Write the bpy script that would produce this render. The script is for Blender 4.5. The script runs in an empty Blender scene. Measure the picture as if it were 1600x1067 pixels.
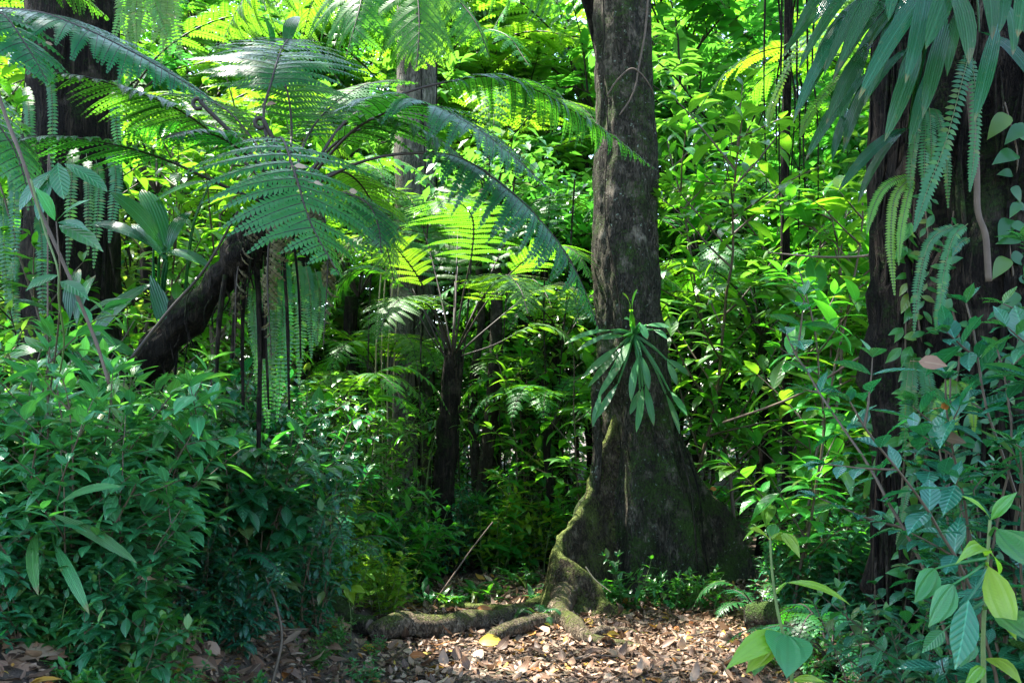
import bpy, math, random
import numpy as np
from mathutils import Vector, noise

random.seed(7)
rng = np.random.default_rng(7)
scene = bpy.context.scene
COL = scene.collection
PI = math.pi

# ------------------------------------------------------------------ camera geometry (photo pixels 1600x1067)
CAM_H, FOC, HOR = 1.8, 1600.0, 640.0

def P(px, py, Y):
    return Vector(((px - 800.0) * Y / FOC, Y, CAM_H + (HOR - py) * Y / FOC))

def sstep(a, b, x):
    t = max(0.0, min(1.0, (x - a) / (b - a)))
    return t * t * (3 - 2 * t)

def ground_z(x, y):
    n = noise.noise(Vector((x * 0.6, y * 0.6, 3.1))) * 0.05 + noise.noise(Vector((x * 2.1, y * 2.1, 7.7))) * 0.018
    xb = -1.0 - 1.15 * sstep(8.6, 11.5, y)
    bank = 0.78 * sstep(0.0, 1.25, xb - x) * (1 - 0.55 * sstep(10.5, 15, y))
    xr = 2.3
    rise = 0.22 * sstep(0.0, 2.2, x - xr)
    far = 0.0
    if y > 14 or abs(x) > 8:
        far = noise.noise(Vector((x * 0.08, y * 0.08, 1.3))) * 0.6 * sstep(14, 30, max(y, abs(x) + 6))
    return n + bank + rise + far

def G(px, Y, dz=0.0):
    x = (px - 800.0) * Y / FOC
    return Vector((x, Y, ground_z(x, Y) + dz))

# ------------------------------------------------------------------ mesh accumulation
class Geo:
    def __init__(self):
        self.V, self.A, self.F = [], [], []
        self.n = 0
    def add(self, V, faces, A):
        """V (n,3); faces list of index arrays (k,3)/(k,4); A (n,3) = u, v, random"""
        self.V.append(np.asarray(V, dtype=np.float64).reshape(-1, 3))
        self.A.append(np.asarray(A, dtype=np.float64).reshape(-1, 3))
        for f in faces:
            if len(f):
                self.F.append(np.asarray(f, dtype=np.int64) + self.n)
        self.n += len(self.V[-1])
    def mesh(self, name, mat, smooth=True):
        me = bpy.data.meshes.new(name)
        V = np.concatenate(self.V); A = np.concatenate(self.A)
        tot = np.concatenate([np.full(len(f), f.shape[1]) for f in self.F])
        idx = np.concatenate([f.reshape(-1) for f in self.F])
        me.vertices.add(len(V)); me.vertices.foreach_set('co', V.reshape(-1).astype(np.float32))
        me.loops.add(len(idx)); me.loops.foreach_set('vertex_index', idx.astype(np.int32))
        me.polygons.add(len(tot))
        start = np.concatenate([[0], np.cumsum(tot)[:-1]])
        me.polygons.foreach_set('loop_start', start.astype(np.int32))
        me.polygons.foreach_set('loop_total', tot.astype(np.int32))
        me.polygons.foreach_set('use_smooth', np.full(len(tot), smooth))
        at = me.attributes.new('leaf', 'FLOAT_VECTOR', 'POINT')
        at.data.foreach_set('vector', A.reshape(-1).astype(np.float32))
        me.materials.append(mat)
        me.update(calc_edges=True); me.validate()
        return me

def nrm(a):
    return a / np.maximum(np.linalg.norm(a, axis=-1, keepdims=True), 1e-9)

PROF = {
    'ovate':   [(0, 0), (.07, .34), (.2, .78), (.36, 1.0), (.55, .92), (.74, .58), (.88, .24), (1, 0)],
    'ellip':   [(0, 0), (.12, .40), (.3, .86), (.48, 1.0), (.66, .84), (.84, .38), (1, 0)],
    'simple':  [(0, 0), (.22, .72), (.45, 1.0), (.72, .66), (1, 0)],
    'heart':   [(0, .0), (.03, .60), (.12, .93), (.25, 1.0), (.42, .92), (.6, .68), (.78, .38), (.9, .15), (1, 0)],
    'strap':   [(0, 0), (.06, .18), (.18, .5), (.33, .84), (.5, 1.0), (.66, .97), (.8, .74), (.91, .42), (1, 0)],
    'narrow':  [(0, 0), (.15, .75), (.4, 1.0), (.7, .6), (1, 0)],
    'diamond': [(0, 0), (.42, 1.0), (1, 0)],
}

def leaves(geo, B, D, U, L, W, bend, prof='simple', fold=0.22, wave=0.0, rnd=None, vscale=1.0):
    B = np.asarray(B, float).reshape(-1, 3); N = len(B)
    D = nrm(np.asarray(D, float).reshape(-1, 3)); U = np.asarray(U, float).reshape(-1, 3)
    U = U - D * np.sum(U * D, axis=1, keepdims=True)
    bad = np.linalg.norm(U, axis=1) < 1e-4
    U[bad] += np.array([0.3, 0.9, 0.1])
    U = nrm(U - D * np.sum(U * D, axis=1, keepdims=True))
    S = np.cross(D, U)
    L = np.broadcast_to(np.asarray(L, float), (N,)); W = np.broadcast_to(np.asarray(W, float), (N,))
    bend = np.broadcast_to(np.asarray(bend, float), (N,)).copy()
    bend[np.abs(bend) < 1e-3] = 1e-3
    fold = np.broadcast_to(np.asarray(fold, float), (N,))
    if rnd is None:
        rnd = rng.random(N)
    pr = PROF[prof]; R = len(pr)
    ph = rng.random(N) * 6.28
    verts, att = [], []
    for i, (u, w) in enumerate(pr):
        th = bend * u
        C = B + D * (L * np.sin(th) / bend)[:, None] - U * (L * (1 - np.cos(th)) / bend)[:, None]
        Nn = U * np.cos(th)[:, None] + D * np.sin(th)[:, None]
        if i in (0, R - 1):
            verts.append(C); att.append(np.stack([np.full(N, u), np.zeros(N), rnd], 1))
        else:
            hw = W * 0.5 * w
            wv = wave * W * np.sin(u * 17 + ph); wv2 = wave * W * np.sin(u * 15 + ph * 1.7 + 1)
            cf = 1.0 / np.sqrt(1 + fold * fold)
            verts.append(C - S * (hw * cf)[:, None] + Nn * (hw * cf * fold + wv)[:, None])
            verts.append(C)
            verts.append(C + S * (hw * cf)[:, None] + Nn * (hw * cf * fold + wv2)[:, None])
            att.append(np.stack([np.full(N, u), np.full(N, -w), rnd], 1))
            att.append(np.stack([np.full(N, u), np.zeros(N), rnd], 1))
            att.append(np.stack([np.full(N, u), np.full(N, w), rnd], 1))
    nv = len(verts)
    V = np.stack(verts, 1).reshape(-1, 3); A = np.stack(att, 1).reshape(-1, 3)
    tri, quad = [(0, 1, 2), (0, 2, 3)], []
    for r in range(R - 3):
        a = 1 + 3 * r; b = a + 3
        quad += [(a, b, b + 1, a + 1), (a + 1, b + 1, b + 2, a + 2)]
    a = 1 + 3 * (R - 3); e = nv - 1
    tri += [(a, e, a + 1), (a + 1, e, a + 2)]
    off = (np.arange(N) * nv)[:, None, None]
    faces = [(np.array(tri)[None] + off).reshape(-1, 3)]
    if quad:
        faces.append((np.array(quad)[None] + off).reshape(-1, 4))
    geo.add(V, faces, A)

def pinnules(geo, B, D, U, L, W, droop, rnd):
    """small fern segments, wide at the base"""
    N = len(B)
    D = nrm(D); U = nrm(U - D * np.sum(U * D, axis=1, keepdims=True)); S = np.cross(D, U)
    hw = (W * 0.5)[:, None]; Lc = L[:, None]; dr = droop[:, None]
    v = [B - S * hw, B + S * hw,
         B + D * Lc * .55 - S * hw * .66 - U * Lc * dr * .3, B + D * Lc * .55 + S * hw * .70 - U * Lc * dr * .3,
         B + D * Lc - U * Lc * dr + S * hw * 0.35]
    V = np.stack(v, 1).reshape(-1, 3)
    z = np.zeros(N)
    A = np.stack([np.stack([z, z - .8, rnd], 1), np.stack([z, z + .8, rnd], 1), np.stack([z + .55, z - .7, rnd], 1),
                  np.stack([z + .55, z + .7, rnd], 1), np.stack([z + 1, z, rnd], 1)], 1).reshape(-1, 3)
    off = (np.arange(N) * 5)[:, None]
    geo.add(V, [np.array([[0, 1, 3, 2]]) + off, np.array([[2, 3, 4]]) + off], A)

def catmull(pts, n):
    p = [Vector(q) for q in pts]
    p = [p[0] * 2 - p[1]] + p + [p[-1] * 2 - p[-2]]
    out = []
    segs = len(p) - 3
    for i in range(n):
        t = i / (n - 1) * segs
        k = min(int(t), segs - 1); f = t - k
        a, b, c, d = p[k:k + 4]
        out.append(0.5 * ((2 * b) + (c - a) * f + (2 * a - 5 * b + 4 * c - d) * f * f + (3 * b - a - 3 * c + d) * f ** 3))
    return out

def tube(geo, pts, radii, seg=6, rough=0.0, rfreq=3.0, rnd=0.5, seed=0.0, ridge=None, cap=True):
    pts = [Vector(p) for p in pts]; n = len(pts)
    if not hasattr(radii, '__len__'):
        radii = [radii] * n
    elif len(radii) == 2 and n != 2:
        radii = [radii[0] + (radii[1] - radii[0]) * i / (n - 1) for i in range(n)]
    V, A = [], []
    T0 = (pts[1] - pts[0]).normalized()
    ref = Vector((0, 0, 1)) if abs(T0.z) < .9 else Vector((1, 0, 0))
    s = T0.cross(ref).normalized()
    ln = 0
    for i, p in enumerate(pts):
        T = (pts[min(i + 1, n - 1)] - pts[max(i - 1, 0)]).normalized()
        s = (s - T * s.dot(T)).normalized(); b = T.cross(s)
        if i: ln += (p - pts[i - 1]).length
        for k in range(seg):
            a = 2 * PI * k / seg
            d = s * math.cos(a) + b * math.sin(a)
            r = radii[i]
            if ridge: r *= ridge(a, ln)
            if rough:
                q = p + d * r
                r *= 1 + rough * noise.noise(Vector((q.x * rfreq + seed, q.y * rfreq, q.z * rfreq * .45))) \
                       + rough * .5 * noise.noise(Vector((q.x * rfreq * 3 + seed, q.y * rfreq * 3, q.z * rfreq * 1.4)))
            V.append(p + d * r); A.append((ln, k / seg, rnd))
    f = []
    for i in range(n - 1):
        for k in range(seg):
            k2 = (k + 1) % seg
            f.append((i * seg + k, i * seg + k2, (i + 1) * seg + k2, (i + 1) * seg + k))
    tr = []
    if cap:
        V.append(pts[-1]); A.append((ln, 0, rnd)); e = len(V) - 1
        for k in range(seg):
            tr.append(((n - 1) * seg + k, (n - 1) * seg + (k + 1) % seg, e))
        V.append(pts[0]); A.append((0, 0, rnd)); e = len(V) - 1
        for k in range(seg):
            tr.append(((k + 1) % seg, k, e))
    geo.add(np.array([tuple(v) for v in V]), [np.array(f), np.array(tr).reshape(-1, 3)], np.array(A))

# ------------------------------------------------------------------ objects
def link(name, me, parent=None):
    o = bpy.data.objects.new(name, me); COL.objects.link(o)
    if parent is not None: o.parent = parent
    return o

def thing(name, label, cat, loc=(0, 0, 0), group=None, rot=None, scale=None):
    o = bpy.data.objects.new(name, None); COL.objects.link(o)
    o.empty_display_size = 0.2
    o.location = loc; o['label'] = label; o['category'] = cat
    if group: o['group'] = group
    if rot is not None: o.rotation_euler = rot
    if scale is not None: o.scale = (scale, scale, scale) if not hasattr(scale, '__len__') else scale
    return o

def tag(o, label, cat, group=None, kind=None):
    if label: o['label'] = label
    if cat: o['category'] = cat
    if group: o['group'] = group
    if kind: o['kind'] = kind
    return o

def local(geo, origin):
    """move accumulated world-space points so that ORIGIN is the object's base"""
    o = np.array(tuple(origin))
    geo.V = [v - o for v in geo.V]
    return geo

# ------------------------------------------------------------------ materials
def nodes_of(name):
    m = bpy.data.materials.new(name); m.use_nodes = True
    nt = m.node_tree; nt.nodes.clear()
    return m, nt
class NT:
    def __init__(s, nt): s.nt = nt
    def n(s, t, **kw):
        x = s.nt.nodes.new(t)
        for k, v in kw.items(): setattr(x, k, v)
        return x
    def l(s, a, b): s.nt.links.new(a, b)
    def math(s, op, a, b=None, c=None, clamp=False):
        x = s.n('ShaderNodeMath', operation=op); x.use_clamp = clamp
        for i, v in enumerate((a, b, c)):
            if v is None: continue
            if isinstance(v, (int, float)): x.inputs[i].default_value = v
            else: s.l(v, x.inputs[i])
        return x.outputs[0]
    def mix(s, fac, a, b, blend='MIX'):
        x = s.n('ShaderNodeMix', data_type='RGBA', blend_type=blend)
        for sock, v in ((x.inputs[0], fac), (x.inputs[6], a), (x.inputs[7], b)):
            if isinstance(v, (int, float)): sock.default_value = v
            elif isinstance(v, tuple): sock.default_value = (*v, 1) if len(v) == 3 else v
            else: s.l(v, sock)
        return x.outputs[2]
    def ramp(s, fac, stops, interp='LINEAR'):
        x = s.n('ShaderNodeValToRGB'); x.color_ramp.interpolation = interp
        e = x.color_ramp.elements
        while len(e) < len(stops): e.new(0.5)
        for i, (p, c) in enumerate(stops):
            e[i].position = p; e[i].color = (*c, 1)
        s.l(fac, x.inputs[0]); return x.outputs[0]
    def noise(s, scale, detail=4, vec=None, rough=.55, dist=0.0):
        x = s.n('ShaderNodeTexNoise'); x.inputs['Scale'].default_value = scale
        x.inputs['Detail'].default_value = detail; x.inputs['Roughness'].default_value = rough
        x.inputs['Distortion'].default_value = dist
        if vec is not None: s.l(vec, x.inputs['Vector'])
        return x.outputs['Fac']

def leaf_mat(name, c0, c1, tr, trans=0.4, rough=0.36, veins=0, slant=0.9, pleats=0, rib=0.0, spots=0.0, bump=0.35, spec=0.5, ribcol=None, coat=0.22, tri=0.0, tips=0.25):
    m, nt = nodes_of(name); T = NT(nt)
    at = T.n('ShaderNodeAttribute', attribute_name='leaf')
    sx = T.n('ShaderNodeSeparateXYZ'); T.l(at.outputs['Vector'], sx.inputs[0])
    u, v, r = sx.outputs
    av = T.math('ABSOLUTE', v)
    col = T.mix(r, c0, c1)
    tc = T.n('ShaderNodeTexCoord')
    # odd older leaves: some yellowing
    old = T.math('GREATER_THAN', r, 0.955)
    col = T.mix(T.math('MULTIPLY', old, .55), col, (0.22, 0.19, 0.03))
    yng = T.math('MULTIPLY', T.math('GREATER_THAN', r, .925), T.math('LESS_THAN', r, .955))
    col = T.mix(T.math('MULTIPLY', yng, .7), col, (.13, .27, .035))
    nz = T.noise(9.0, 3, tc.outputs['Object'])
    col = T.mix(T.math('MULTIPLY', nz, .35), col, tuple(x * .55 for x in c0))
    if spots:
        sp = T.noise(60.0, 2, tc.outputs['Object'])
        sp2 = T.math('MULTIPLY', T.math('SUBTRACT', sp, .60, clamp=True), 9.0, clamp=True)
        col = T.mix(T.math('MULTIPLY', sp2, spots), col, (0.16, 0.13, 0.05))
    if tips:
        tn = T.math('ADD', u, T.math('MULTIPLY', T.math('SUBTRACT', nz, .5), .5))
        col = T.mix(T.math('MULTIPLY', T.math('MULTIPLY', T.math('SUBTRACT', tn, .93, clamp=True), 14, clamp=True), tips), col, (.17, .11, .04))
    if rib:
        mid = T.math('LESS_THAN', av, 0.055)
        col = T.mix(T.math('MULTIPLY', mid, rib), col, ribcol or tuple(min(1, x * 2.4 + .03) for x in c1))
    oi = T.n('ShaderNodeObjectInfo')
    hsv = T.n('ShaderNodeHueSaturation')
    T.l(col, hsv.inputs['Color'])
    T.l(T.math('MULTIPLY_ADD', oi.outputs['Random'], .05, .475), hsv.inputs['Hue'])
    T.l(T.math('MULTIPLY_ADD', T.math('FRACT', T.math('MULTIPLY', oi.outputs['Random'], 7.31)), .5, .75), hsv.inputs['Value'])
    col = hsv.outputs[0]
    bs = T.n('ShaderNodeBsdfPrincipled')
    T.l(col, bs.inputs['Base Color'])
    bs.inputs['Specular IOR Level'].default_value = spec
    rr = T.math('MULTIPLY_ADD', nz, .22, rough - .1)
    T.l(rr, bs.inputs['Roughness'])
    h = None
    if veins:
        ph = T.math('SUBTRACT', T.math('MULTIPLY', u, veins), T.math('MULTIPLY', av, slant))
        h = T.math('POWER', T.math('ABSOLUTE', T.math('SINE', T.math('MULTIPLY', ph, PI))), .5)
        h = T.math('MULTIPLY', h, T.math('MULTIPLY_ADD', av, -0.5, 1.0))
    if tri:
        env = T.math('POWER', T.math('MAXIMUM', T.math('SINE', T.math('MULTIPLY', u, PI)), .02), .65)
        q = T.math('ABSOLUTE', T.math('SUBTRACT', T.math('DIVIDE', av, env), .5))
        line = T.math('LESS_THAN', q, .045)
        col = T.mix(T.math('MULTIPLY', line, tri), col, tuple(x * .45 for x in c0))
        cr = T.math('POWER', T.math('ABSOLUTE', T.math('SINE', T.math('ADD', T.math('MULTIPLY', u, 62), T.math('MULTIPLY', av, 9)))), .6)
        h = T.math('ADD', T.math('MULTIPLY', T.math('SMOOTH_MIN', q, .2, .05), 3.0), T.math('MULTIPLY', cr, .09))
    if pleats:
        h = T.math('ABSOLUTE', T.math('SINE', T.math('MULTIPLY', v, pleats * PI)))
    if h is not None:
        bp = T.n('ShaderNodeBump'); bp.inputs['Strength'].default_value = bump; bp.inputs['Distance'].default_value = .012
        T.l(h, bp.inputs['Height']); T.l(bp.outputs[0], bs.inputs['Normal'])
    tl = T.n('ShaderNodeBsdfTranslucent')
    tcol = T.mix(T.math('MULTIPLY', r, .6), tr, tuple(x * .6 for x in tr))
    h2 = T.n('ShaderNodeHueSaturation'); T.l(tcol, h2.inputs['Color'])
    T.l(T.math('MULTIPLY_ADD', oi.outputs['Random'], .04, .48), h2.inputs['Hue'])
    T.l(h2.outputs[0], tl.inputs['Color'])
    mx = T.n('ShaderNodeMixShader'); mx.inputs[0].default_value = trans
    T.l(bs.outputs[0], mx.inputs[1]); T.l(tl.outputs[0], mx.inputs[2])
    bs.inputs['Coat Weight'].default_value = coat; bs.inputs['Coat Roughness'].default_value = .13
    out = T.n('ShaderNodeOutputMaterial'); T.l(mx.outputs[0], out.inputs[0])
    return m

def bark_mat(name, c0, c1, moss=(0.035, 0.07, 0.012), moss_amt=0.5, zs=0.25, scale=9.0, bump=0.6, up=0.6, lichen=0.0, blotch=0.35):
    m, nt = nodes_of(name); T = NT(nt)
    tc = T.n('ShaderNodeTexCoord')
    mp = T.n('ShaderNodeMapping'); mp.inputs['Scale'].default_value = (1, 1, zs)
    T.l(tc.outputs['Object'], mp.inputs[0])
    a = T.noise(scale, 8, mp.outputs[0], .65, .6)
    b = T.noise(scale * 5, 5, mp.outputs[0], .6, .3)
    col = T.ramp(T.math('ADD', T.math('MULTIPLY', a, .7), T.math('MULTIPLY', b, .3)), [(.3, tuple(x * .35 for x in c0)), (.5, c0), (.72, c1)])
    crk = T.noise(scale * 1.7, 3, mp.outputs[0], .5, 1.2)
    crk = T.math('SUBTRACT', 1.0, T.math('MULTIPLY', T.math('ABSOLUTE', T.math('SUBTRACT', crk, .5)), 16.0), clamp=True)
    col = T.mix(T.math('MULTIPLY', crk, .75), col, tuple(x * .2 for x in c0))
    blo = T.math('MULTIPLY', T.math('SUBTRACT', T.noise(5.5, 4, tc.outputs['Object'], .6), .56, clamp=True), 7, clamp=True)
    col = T.mix(T.math('MULTIPLY', blo, blotch), col, tuple(min(1, x * 1.7 + .02) for x in c1))
    ge = T.n('ShaderNodeNewGeometry'); sx = T.n('ShaderNodeSeparateXYZ'); T.l(ge.outputs['Normal'], sx.inputs[0])
    mz = T.noise(3.2, 6, tc.outputs['Object'], .7)
    fine = T.noise(45, 4, tc.outputs['Object'], .7)
    f = T.math('ADD', T.math('MULTIPLY', sx.outputs[2], up), T.math('MULTIPLY', T.math('SUBTRACT', mz, .5), 2.2))
    f = T.math('ADD', f, T.math('MULTIPLY', T.math('SUBTRACT', fine, .5), 1.6))
    f = T.math('ADD', f, moss_amt - .5)
    f = T.math('MULTIPLY', f, 2.2, clamp=True)
    mc = T.mix(fine, tuple(x * .4 for x in moss), tuple(x * 1.7 for x in moss))
    col = T.mix(f, col, mc)
    if lichen:
        lz = T.noise(26, 3, tc.outputs['Object'], .6)
        lf = T.math('MULTIPLY', T.math('SUBTRACT', lz, .64, clamp=True), 14, clamp=True)
        col = T.mix(T.math('MULTIPLY', lf, lichen), col, (.22, .27, .2))
    bs = T.n('ShaderNodeBsdfPrincipled'); T.l(col, bs.inputs['Base Color'])
    bs.inputs['Roughness'].default_value = .85; bs.inputs['Specular IOR Level'].default_value = .12
    a2 = T.math('SUBTRACT', a, T.math('MULTIPLY', crk, .5))
    hh = T.math('ADD', T.math('MULTIPLY', a2, .7), T.math('MULTIPLY', T.math('ADD', b, T.math('MULTIPLY', T.math('MULTIPLY', f, fine), 1.5)), .35))
    bp = T.n('ShaderNodeBump'); bp.inputs['Strength'].default_value = bump; bp.inputs['Distance'].default_value = .05
    T.l(hh, bp.inputs['Height']); T.l(bp.outputs[0], bs.inputs['Normal'])
    out = T.n('ShaderNodeOutputMaterial'); T.l(bs.outputs[0], out.inputs[0])
    return m

def stem_mat(name, c0, c1, rough=.6):
    m, nt = nodes_of(name); T = NT(nt)
    tc = T.n('ShaderNodeTexCoord')
    a = T.noise(22, 4, tc.outputs['Object'])
    col = T.mix(a, c0, c1)
    bs = T.n('ShaderNodeBsdfPrincipled'); T.l(col, bs.inputs['Base Color']); bs.inputs['Roughness'].default_value = rough
    bs.inputs['Specular IOR Level'].default_value = .3
    bp = T.n('ShaderNodeBump'); bp.inputs['Strength'].default_value = .3; bp.inputs['Distance'].default_value = .01
    T.l(a, bp.inputs['Height']); T.l(bp.outputs[0], bs.inputs['Normal'])
    out = T.n('ShaderNodeOutputMaterial'); T.l(bs.outputs[0], out.inputs[0])
    return m

def litter_mat(name, stops, rough=.55):
    m, nt = nodes_of(name); T = NT(nt)
    at = T.n('ShaderNodeAttribute', attribute_name='leaf')
    sx = T.n('ShaderNodeSeparateXYZ'); T.l(at.outputs['Vector'], sx.inputs[0])
    u, v, r = sx.outputs
    oi = T.n('ShaderNodeObjectInfo'); tc = T.n('ShaderNodeTexCoord')
    fac = T.math('FRACT', T.math('ADD', r, oi.outputs['Random']))
    col = T.ramp(fac, stops)
    nz = T.noise(40, 3, tc.outputs['Object'])
    col = T.mix(T.math('MULTIPLY', nz, .45), col, (.05, .03, .018))
    mid = T.math('LESS_THAN', T.math('ABSOLUTE', v), .06)
    col = T.mix(T.math('MULTIPLY', mid, .35), col, (.35, .26, .15))
    bs = T.n('ShaderNodeBsdfPrincipled'); T.l(col, bs.inputs['Base Color']); bs.inputs['Roughness'].default_value = rough
    bs.inputs['Specular IOR Level'].default_value = .35
    tl = T.n('ShaderNodeBsdfTranslucent'); T.l(col, tl.inputs[0])
    mx = T.n('ShaderNodeMixShader'); mx.inputs[0].default_value = .15
    T.l(bs.outputs[0], mx.inputs[1]); T.l(tl.outputs[0], mx.inputs[2])
    out = T.n('ShaderNodeOutputMaterial'); T.l(mx.outputs[0], out.inputs[0])
    return m

def ground_mat():
    m, nt = nodes_of('forest_soil'); T = NT(nt)
    tc = T.n('ShaderNodeTexCoord')
    a = T.noise(2.2, 6, tc.outputs['Object']); b = T.noise(34, 5, tc.outputs['Object'], .7)
    vo = T.n('ShaderNodeTexVoronoi'); vo.inputs['Scale'].default_value = 16; T.l(tc.outputs['Object'], vo.inputs['Vector'])
    col = T.ramp(b, [(.25, (.018, .012, .008)), (.5, (.06, .04, .026)), (.75, (.12, .085, .055))])
    col = T.mix(T.math('MULTIPLY', vo.outputs['Color'], .4), col, (.10, .06, .035))
    col = T.mix(T.math('MULTIPLY', T.math('SUBTRACT', a, .5, clamp=True), 3, clamp=True), col, (.03, .045, .012))
    bs = T.n('ShaderNodeBsdfPrincipled'); T.l(col, bs.inputs['Base Color']); bs.inputs['Roughness'].default_value = .9
    bp = T.n('ShaderNodeBump'); bp.inputs['Strength'].default_value = .8; bp.inputs['Distance'].default_value = .04
    T.l(b, bp.inputs['Height']); T.l(bp.outputs[0], bs.inputs['Normal'])
    out = T.n('ShaderNodeOutputMaterial'); T.l(bs.outputs[0], out.inputs[0])
    return m

YG = (0.30, 0.62, 0.015); MG = (0.13, 0.50, 0.02); DG = (0.05, 0.33, 0.03)
M = dict(
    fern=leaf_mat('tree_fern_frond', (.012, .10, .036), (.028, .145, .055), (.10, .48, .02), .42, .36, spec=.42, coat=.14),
    fern_lit=leaf_mat('backlit_fern_frond', (.028, .14, .025), (.05, .19, .03), (.22, .58, .02), .46, .46, coat=0, spec=.25),  # lighter, yellower copy of the fern leaf; backlight put into its colour
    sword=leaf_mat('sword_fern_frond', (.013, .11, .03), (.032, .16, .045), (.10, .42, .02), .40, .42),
    sword_lit=leaf_mat('sunlit_sword_fern_frond', (.07, .19, .02), (.12, .26, .03), (.30, .62, .02), .45, .45),  # sword fern copy with sunshine painted in as a yellower green
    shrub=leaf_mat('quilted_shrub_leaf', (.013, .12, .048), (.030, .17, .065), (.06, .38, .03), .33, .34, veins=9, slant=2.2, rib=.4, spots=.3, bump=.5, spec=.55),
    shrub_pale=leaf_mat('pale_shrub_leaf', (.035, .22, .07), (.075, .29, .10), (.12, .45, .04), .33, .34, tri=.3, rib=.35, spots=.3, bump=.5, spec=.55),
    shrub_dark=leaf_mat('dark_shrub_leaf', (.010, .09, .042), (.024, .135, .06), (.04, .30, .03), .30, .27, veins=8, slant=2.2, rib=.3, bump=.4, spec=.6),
    glossy=leaf_mat('glossy_shrub_leaf', (.020, .15, .08), (.045, .21, .11), (.06, .38, .04), .28, .24, veins=8, slant=2.0, rib=.4, bump=.4, spec=.7),
    sap=leaf_mat('sapling_leaf', (.028, .15, .018), (.055, .20, .026), (.18, .55, .02), .46, .30, veins=7, slant=1.6, rib=.4, bump=.25),
    sap_far=leaf_mat('treelet_leaf', (.025, .13, .022), (.055, .185, .03), (.15, .48, .035), .42, .34),
    sap_far2=leaf_mat('bluish_treelet_leaf', (.016, .11, .035), (.035, .15, .05), (.12, .44, .05), .36, .30),
    sap_far3=leaf_mat('olive_treelet_leaf', (.05, .13, .025), (.09, .18, .035), (.26, .50, .04), .44, .36),
    frond_dead=leaf_mat('dying_fern_frond', (.09, .10, .05), (.15, .12, .07), (.16, .16, .05), .3, .6, coat=0, spec=.2),
    far=leaf_mat('far_wood_leaf', (.03, .12, .035), (.06, .18, .055), (.16, .44, .07), .40, .36),
    herb=leaf_mat('herb_leaf', (.018, .13, .03), (.042, .18, .042), (.12, .48, .02), .38, .32, veins=6, slant=1.5, rib=.3, bump=.25, spec=.55),
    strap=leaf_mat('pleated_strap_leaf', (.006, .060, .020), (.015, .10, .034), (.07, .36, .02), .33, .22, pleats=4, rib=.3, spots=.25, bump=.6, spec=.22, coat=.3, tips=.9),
    strap_lit=leaf_mat('lit_strap_leaf', (.03, .16, .045), (.055, .215, .06), (.16, .52, .03), .38, .32, pleats=4, rib=.3, bump=.5, spec=.5, tips=.8),  # lit copy of the strap leaf, brightness put into the colour
    big=leaf_mat('large_seedling_leaf', (.03, .17, .05), (.05, .21, .055), (.16, .55, .02), .42, .36, tri=.55, rib=.35, ribcol=(.02, .07, .02), spots=.3, bump=.7, spec=.5),
    yellow=leaf_mat('young_yellow_leaf', (.13, .28, .02), (.20, .36, .03), (.42, .72, .02), .46, .38, tri=.35, rib=.3, ribcol=(.07, .14, .01), spots=.15, bump=.5),
    canopy=leaf_mat('canopy_leaf', (.03, .11, .02), (.06, .16, .03), (.12, .45, .02), .35, .4),
    bark=bark_mat('mossy_dark_bark', (.040, .034, .025), (.13, .108, .078), (.038, .070, .014), .50, .30, 13.0, 1.0, .75, .8, .6),
    bark_root=bark_mat('mossy_root_bark', (.055, .042, .026), (.16, .125, .08), (.10, .125, .028), .40, .6, 12.0, 1.0, .9, .3),  # moss, its colour lightened on upward faces so the ridges read as sunlit
    bark_log=bark_mat('tan_root_bark', (.12, .09, .06), (.32, .255, .18), (.09, .11, .025), .26, .5, 14.0, 1.0, .45, .3),
    bark_black=bark_mat('black_fibrous_bark', (.011, .008, .006), (.065, .049, .034), (.020, .038, .009), .40, .07, 26.0, 1.0, .5, 0),
    bark_grey=bark_mat('pale_grey_bark', (.09, .08, .065), (.24, .21, .17), (.04, .06, .02), .30, .2, 8.0, .7, .4, .6),
    bark_thin=bark_mat('thin_stem_bark', (.025, .02, .014), (.07, .055, .04), (.025, .05, .012), .35, .3, 14.0, .6, .4, .3),
    stem_green=stem_mat('green_stem', (.06, .10, .03), (.12, .17, .05)),
    stem_brown=stem_mat('brown_stem', (.05, .035, .022), (.11, .08, .05)),
    stem_dark=stem_mat('dark_rachis', (.018, .013, .010), (.045, .033, .024)),
    liana=stem_mat('liana_bark', (.055, .038, .026), (.13, .095, .068), .75),
    straw=stem_mat('dry_straw', (.28, .21, .12), (.42, .34, .22), .8),
    litter=litter_mat('dry_litter', [(0, (.05, .025, .016)), (.30, (.11, .06, .036)), (.55, (.22, .12, .07)), (.76, (.36, .23, .145)), (.89, (.48, .345, .24)), (.93, (.32, .10, .02)), (1, (.46, .30, .03))]),
    dead=litter_mat('dead_brown_leaf', [(0, (.16, .09, .055)), (.5, (.28, .16, .09)), (1, (.20, .11, .06))]),
    dead_pale=litter_mat('dead_tan_leaf', [(0, (.36, .25, .16)), (.5, (.46, .34, .23)), (1, (.40, .28, .19))]),
    dead_yellow=litter_mat('fallen_yellow_leaf', [(0, (.52, .36, .02)), (.5, (.60, .42, .03)), (1, (.55, .30, .02))]),
    dead_orange=litter_mat('fallen_orange_leaf', [(0, (.42, .13, .02)), (.5, (.48, .18, .03)), (1, (.36, .09, .02))]),
    soil=ground_mat(),
)

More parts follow.
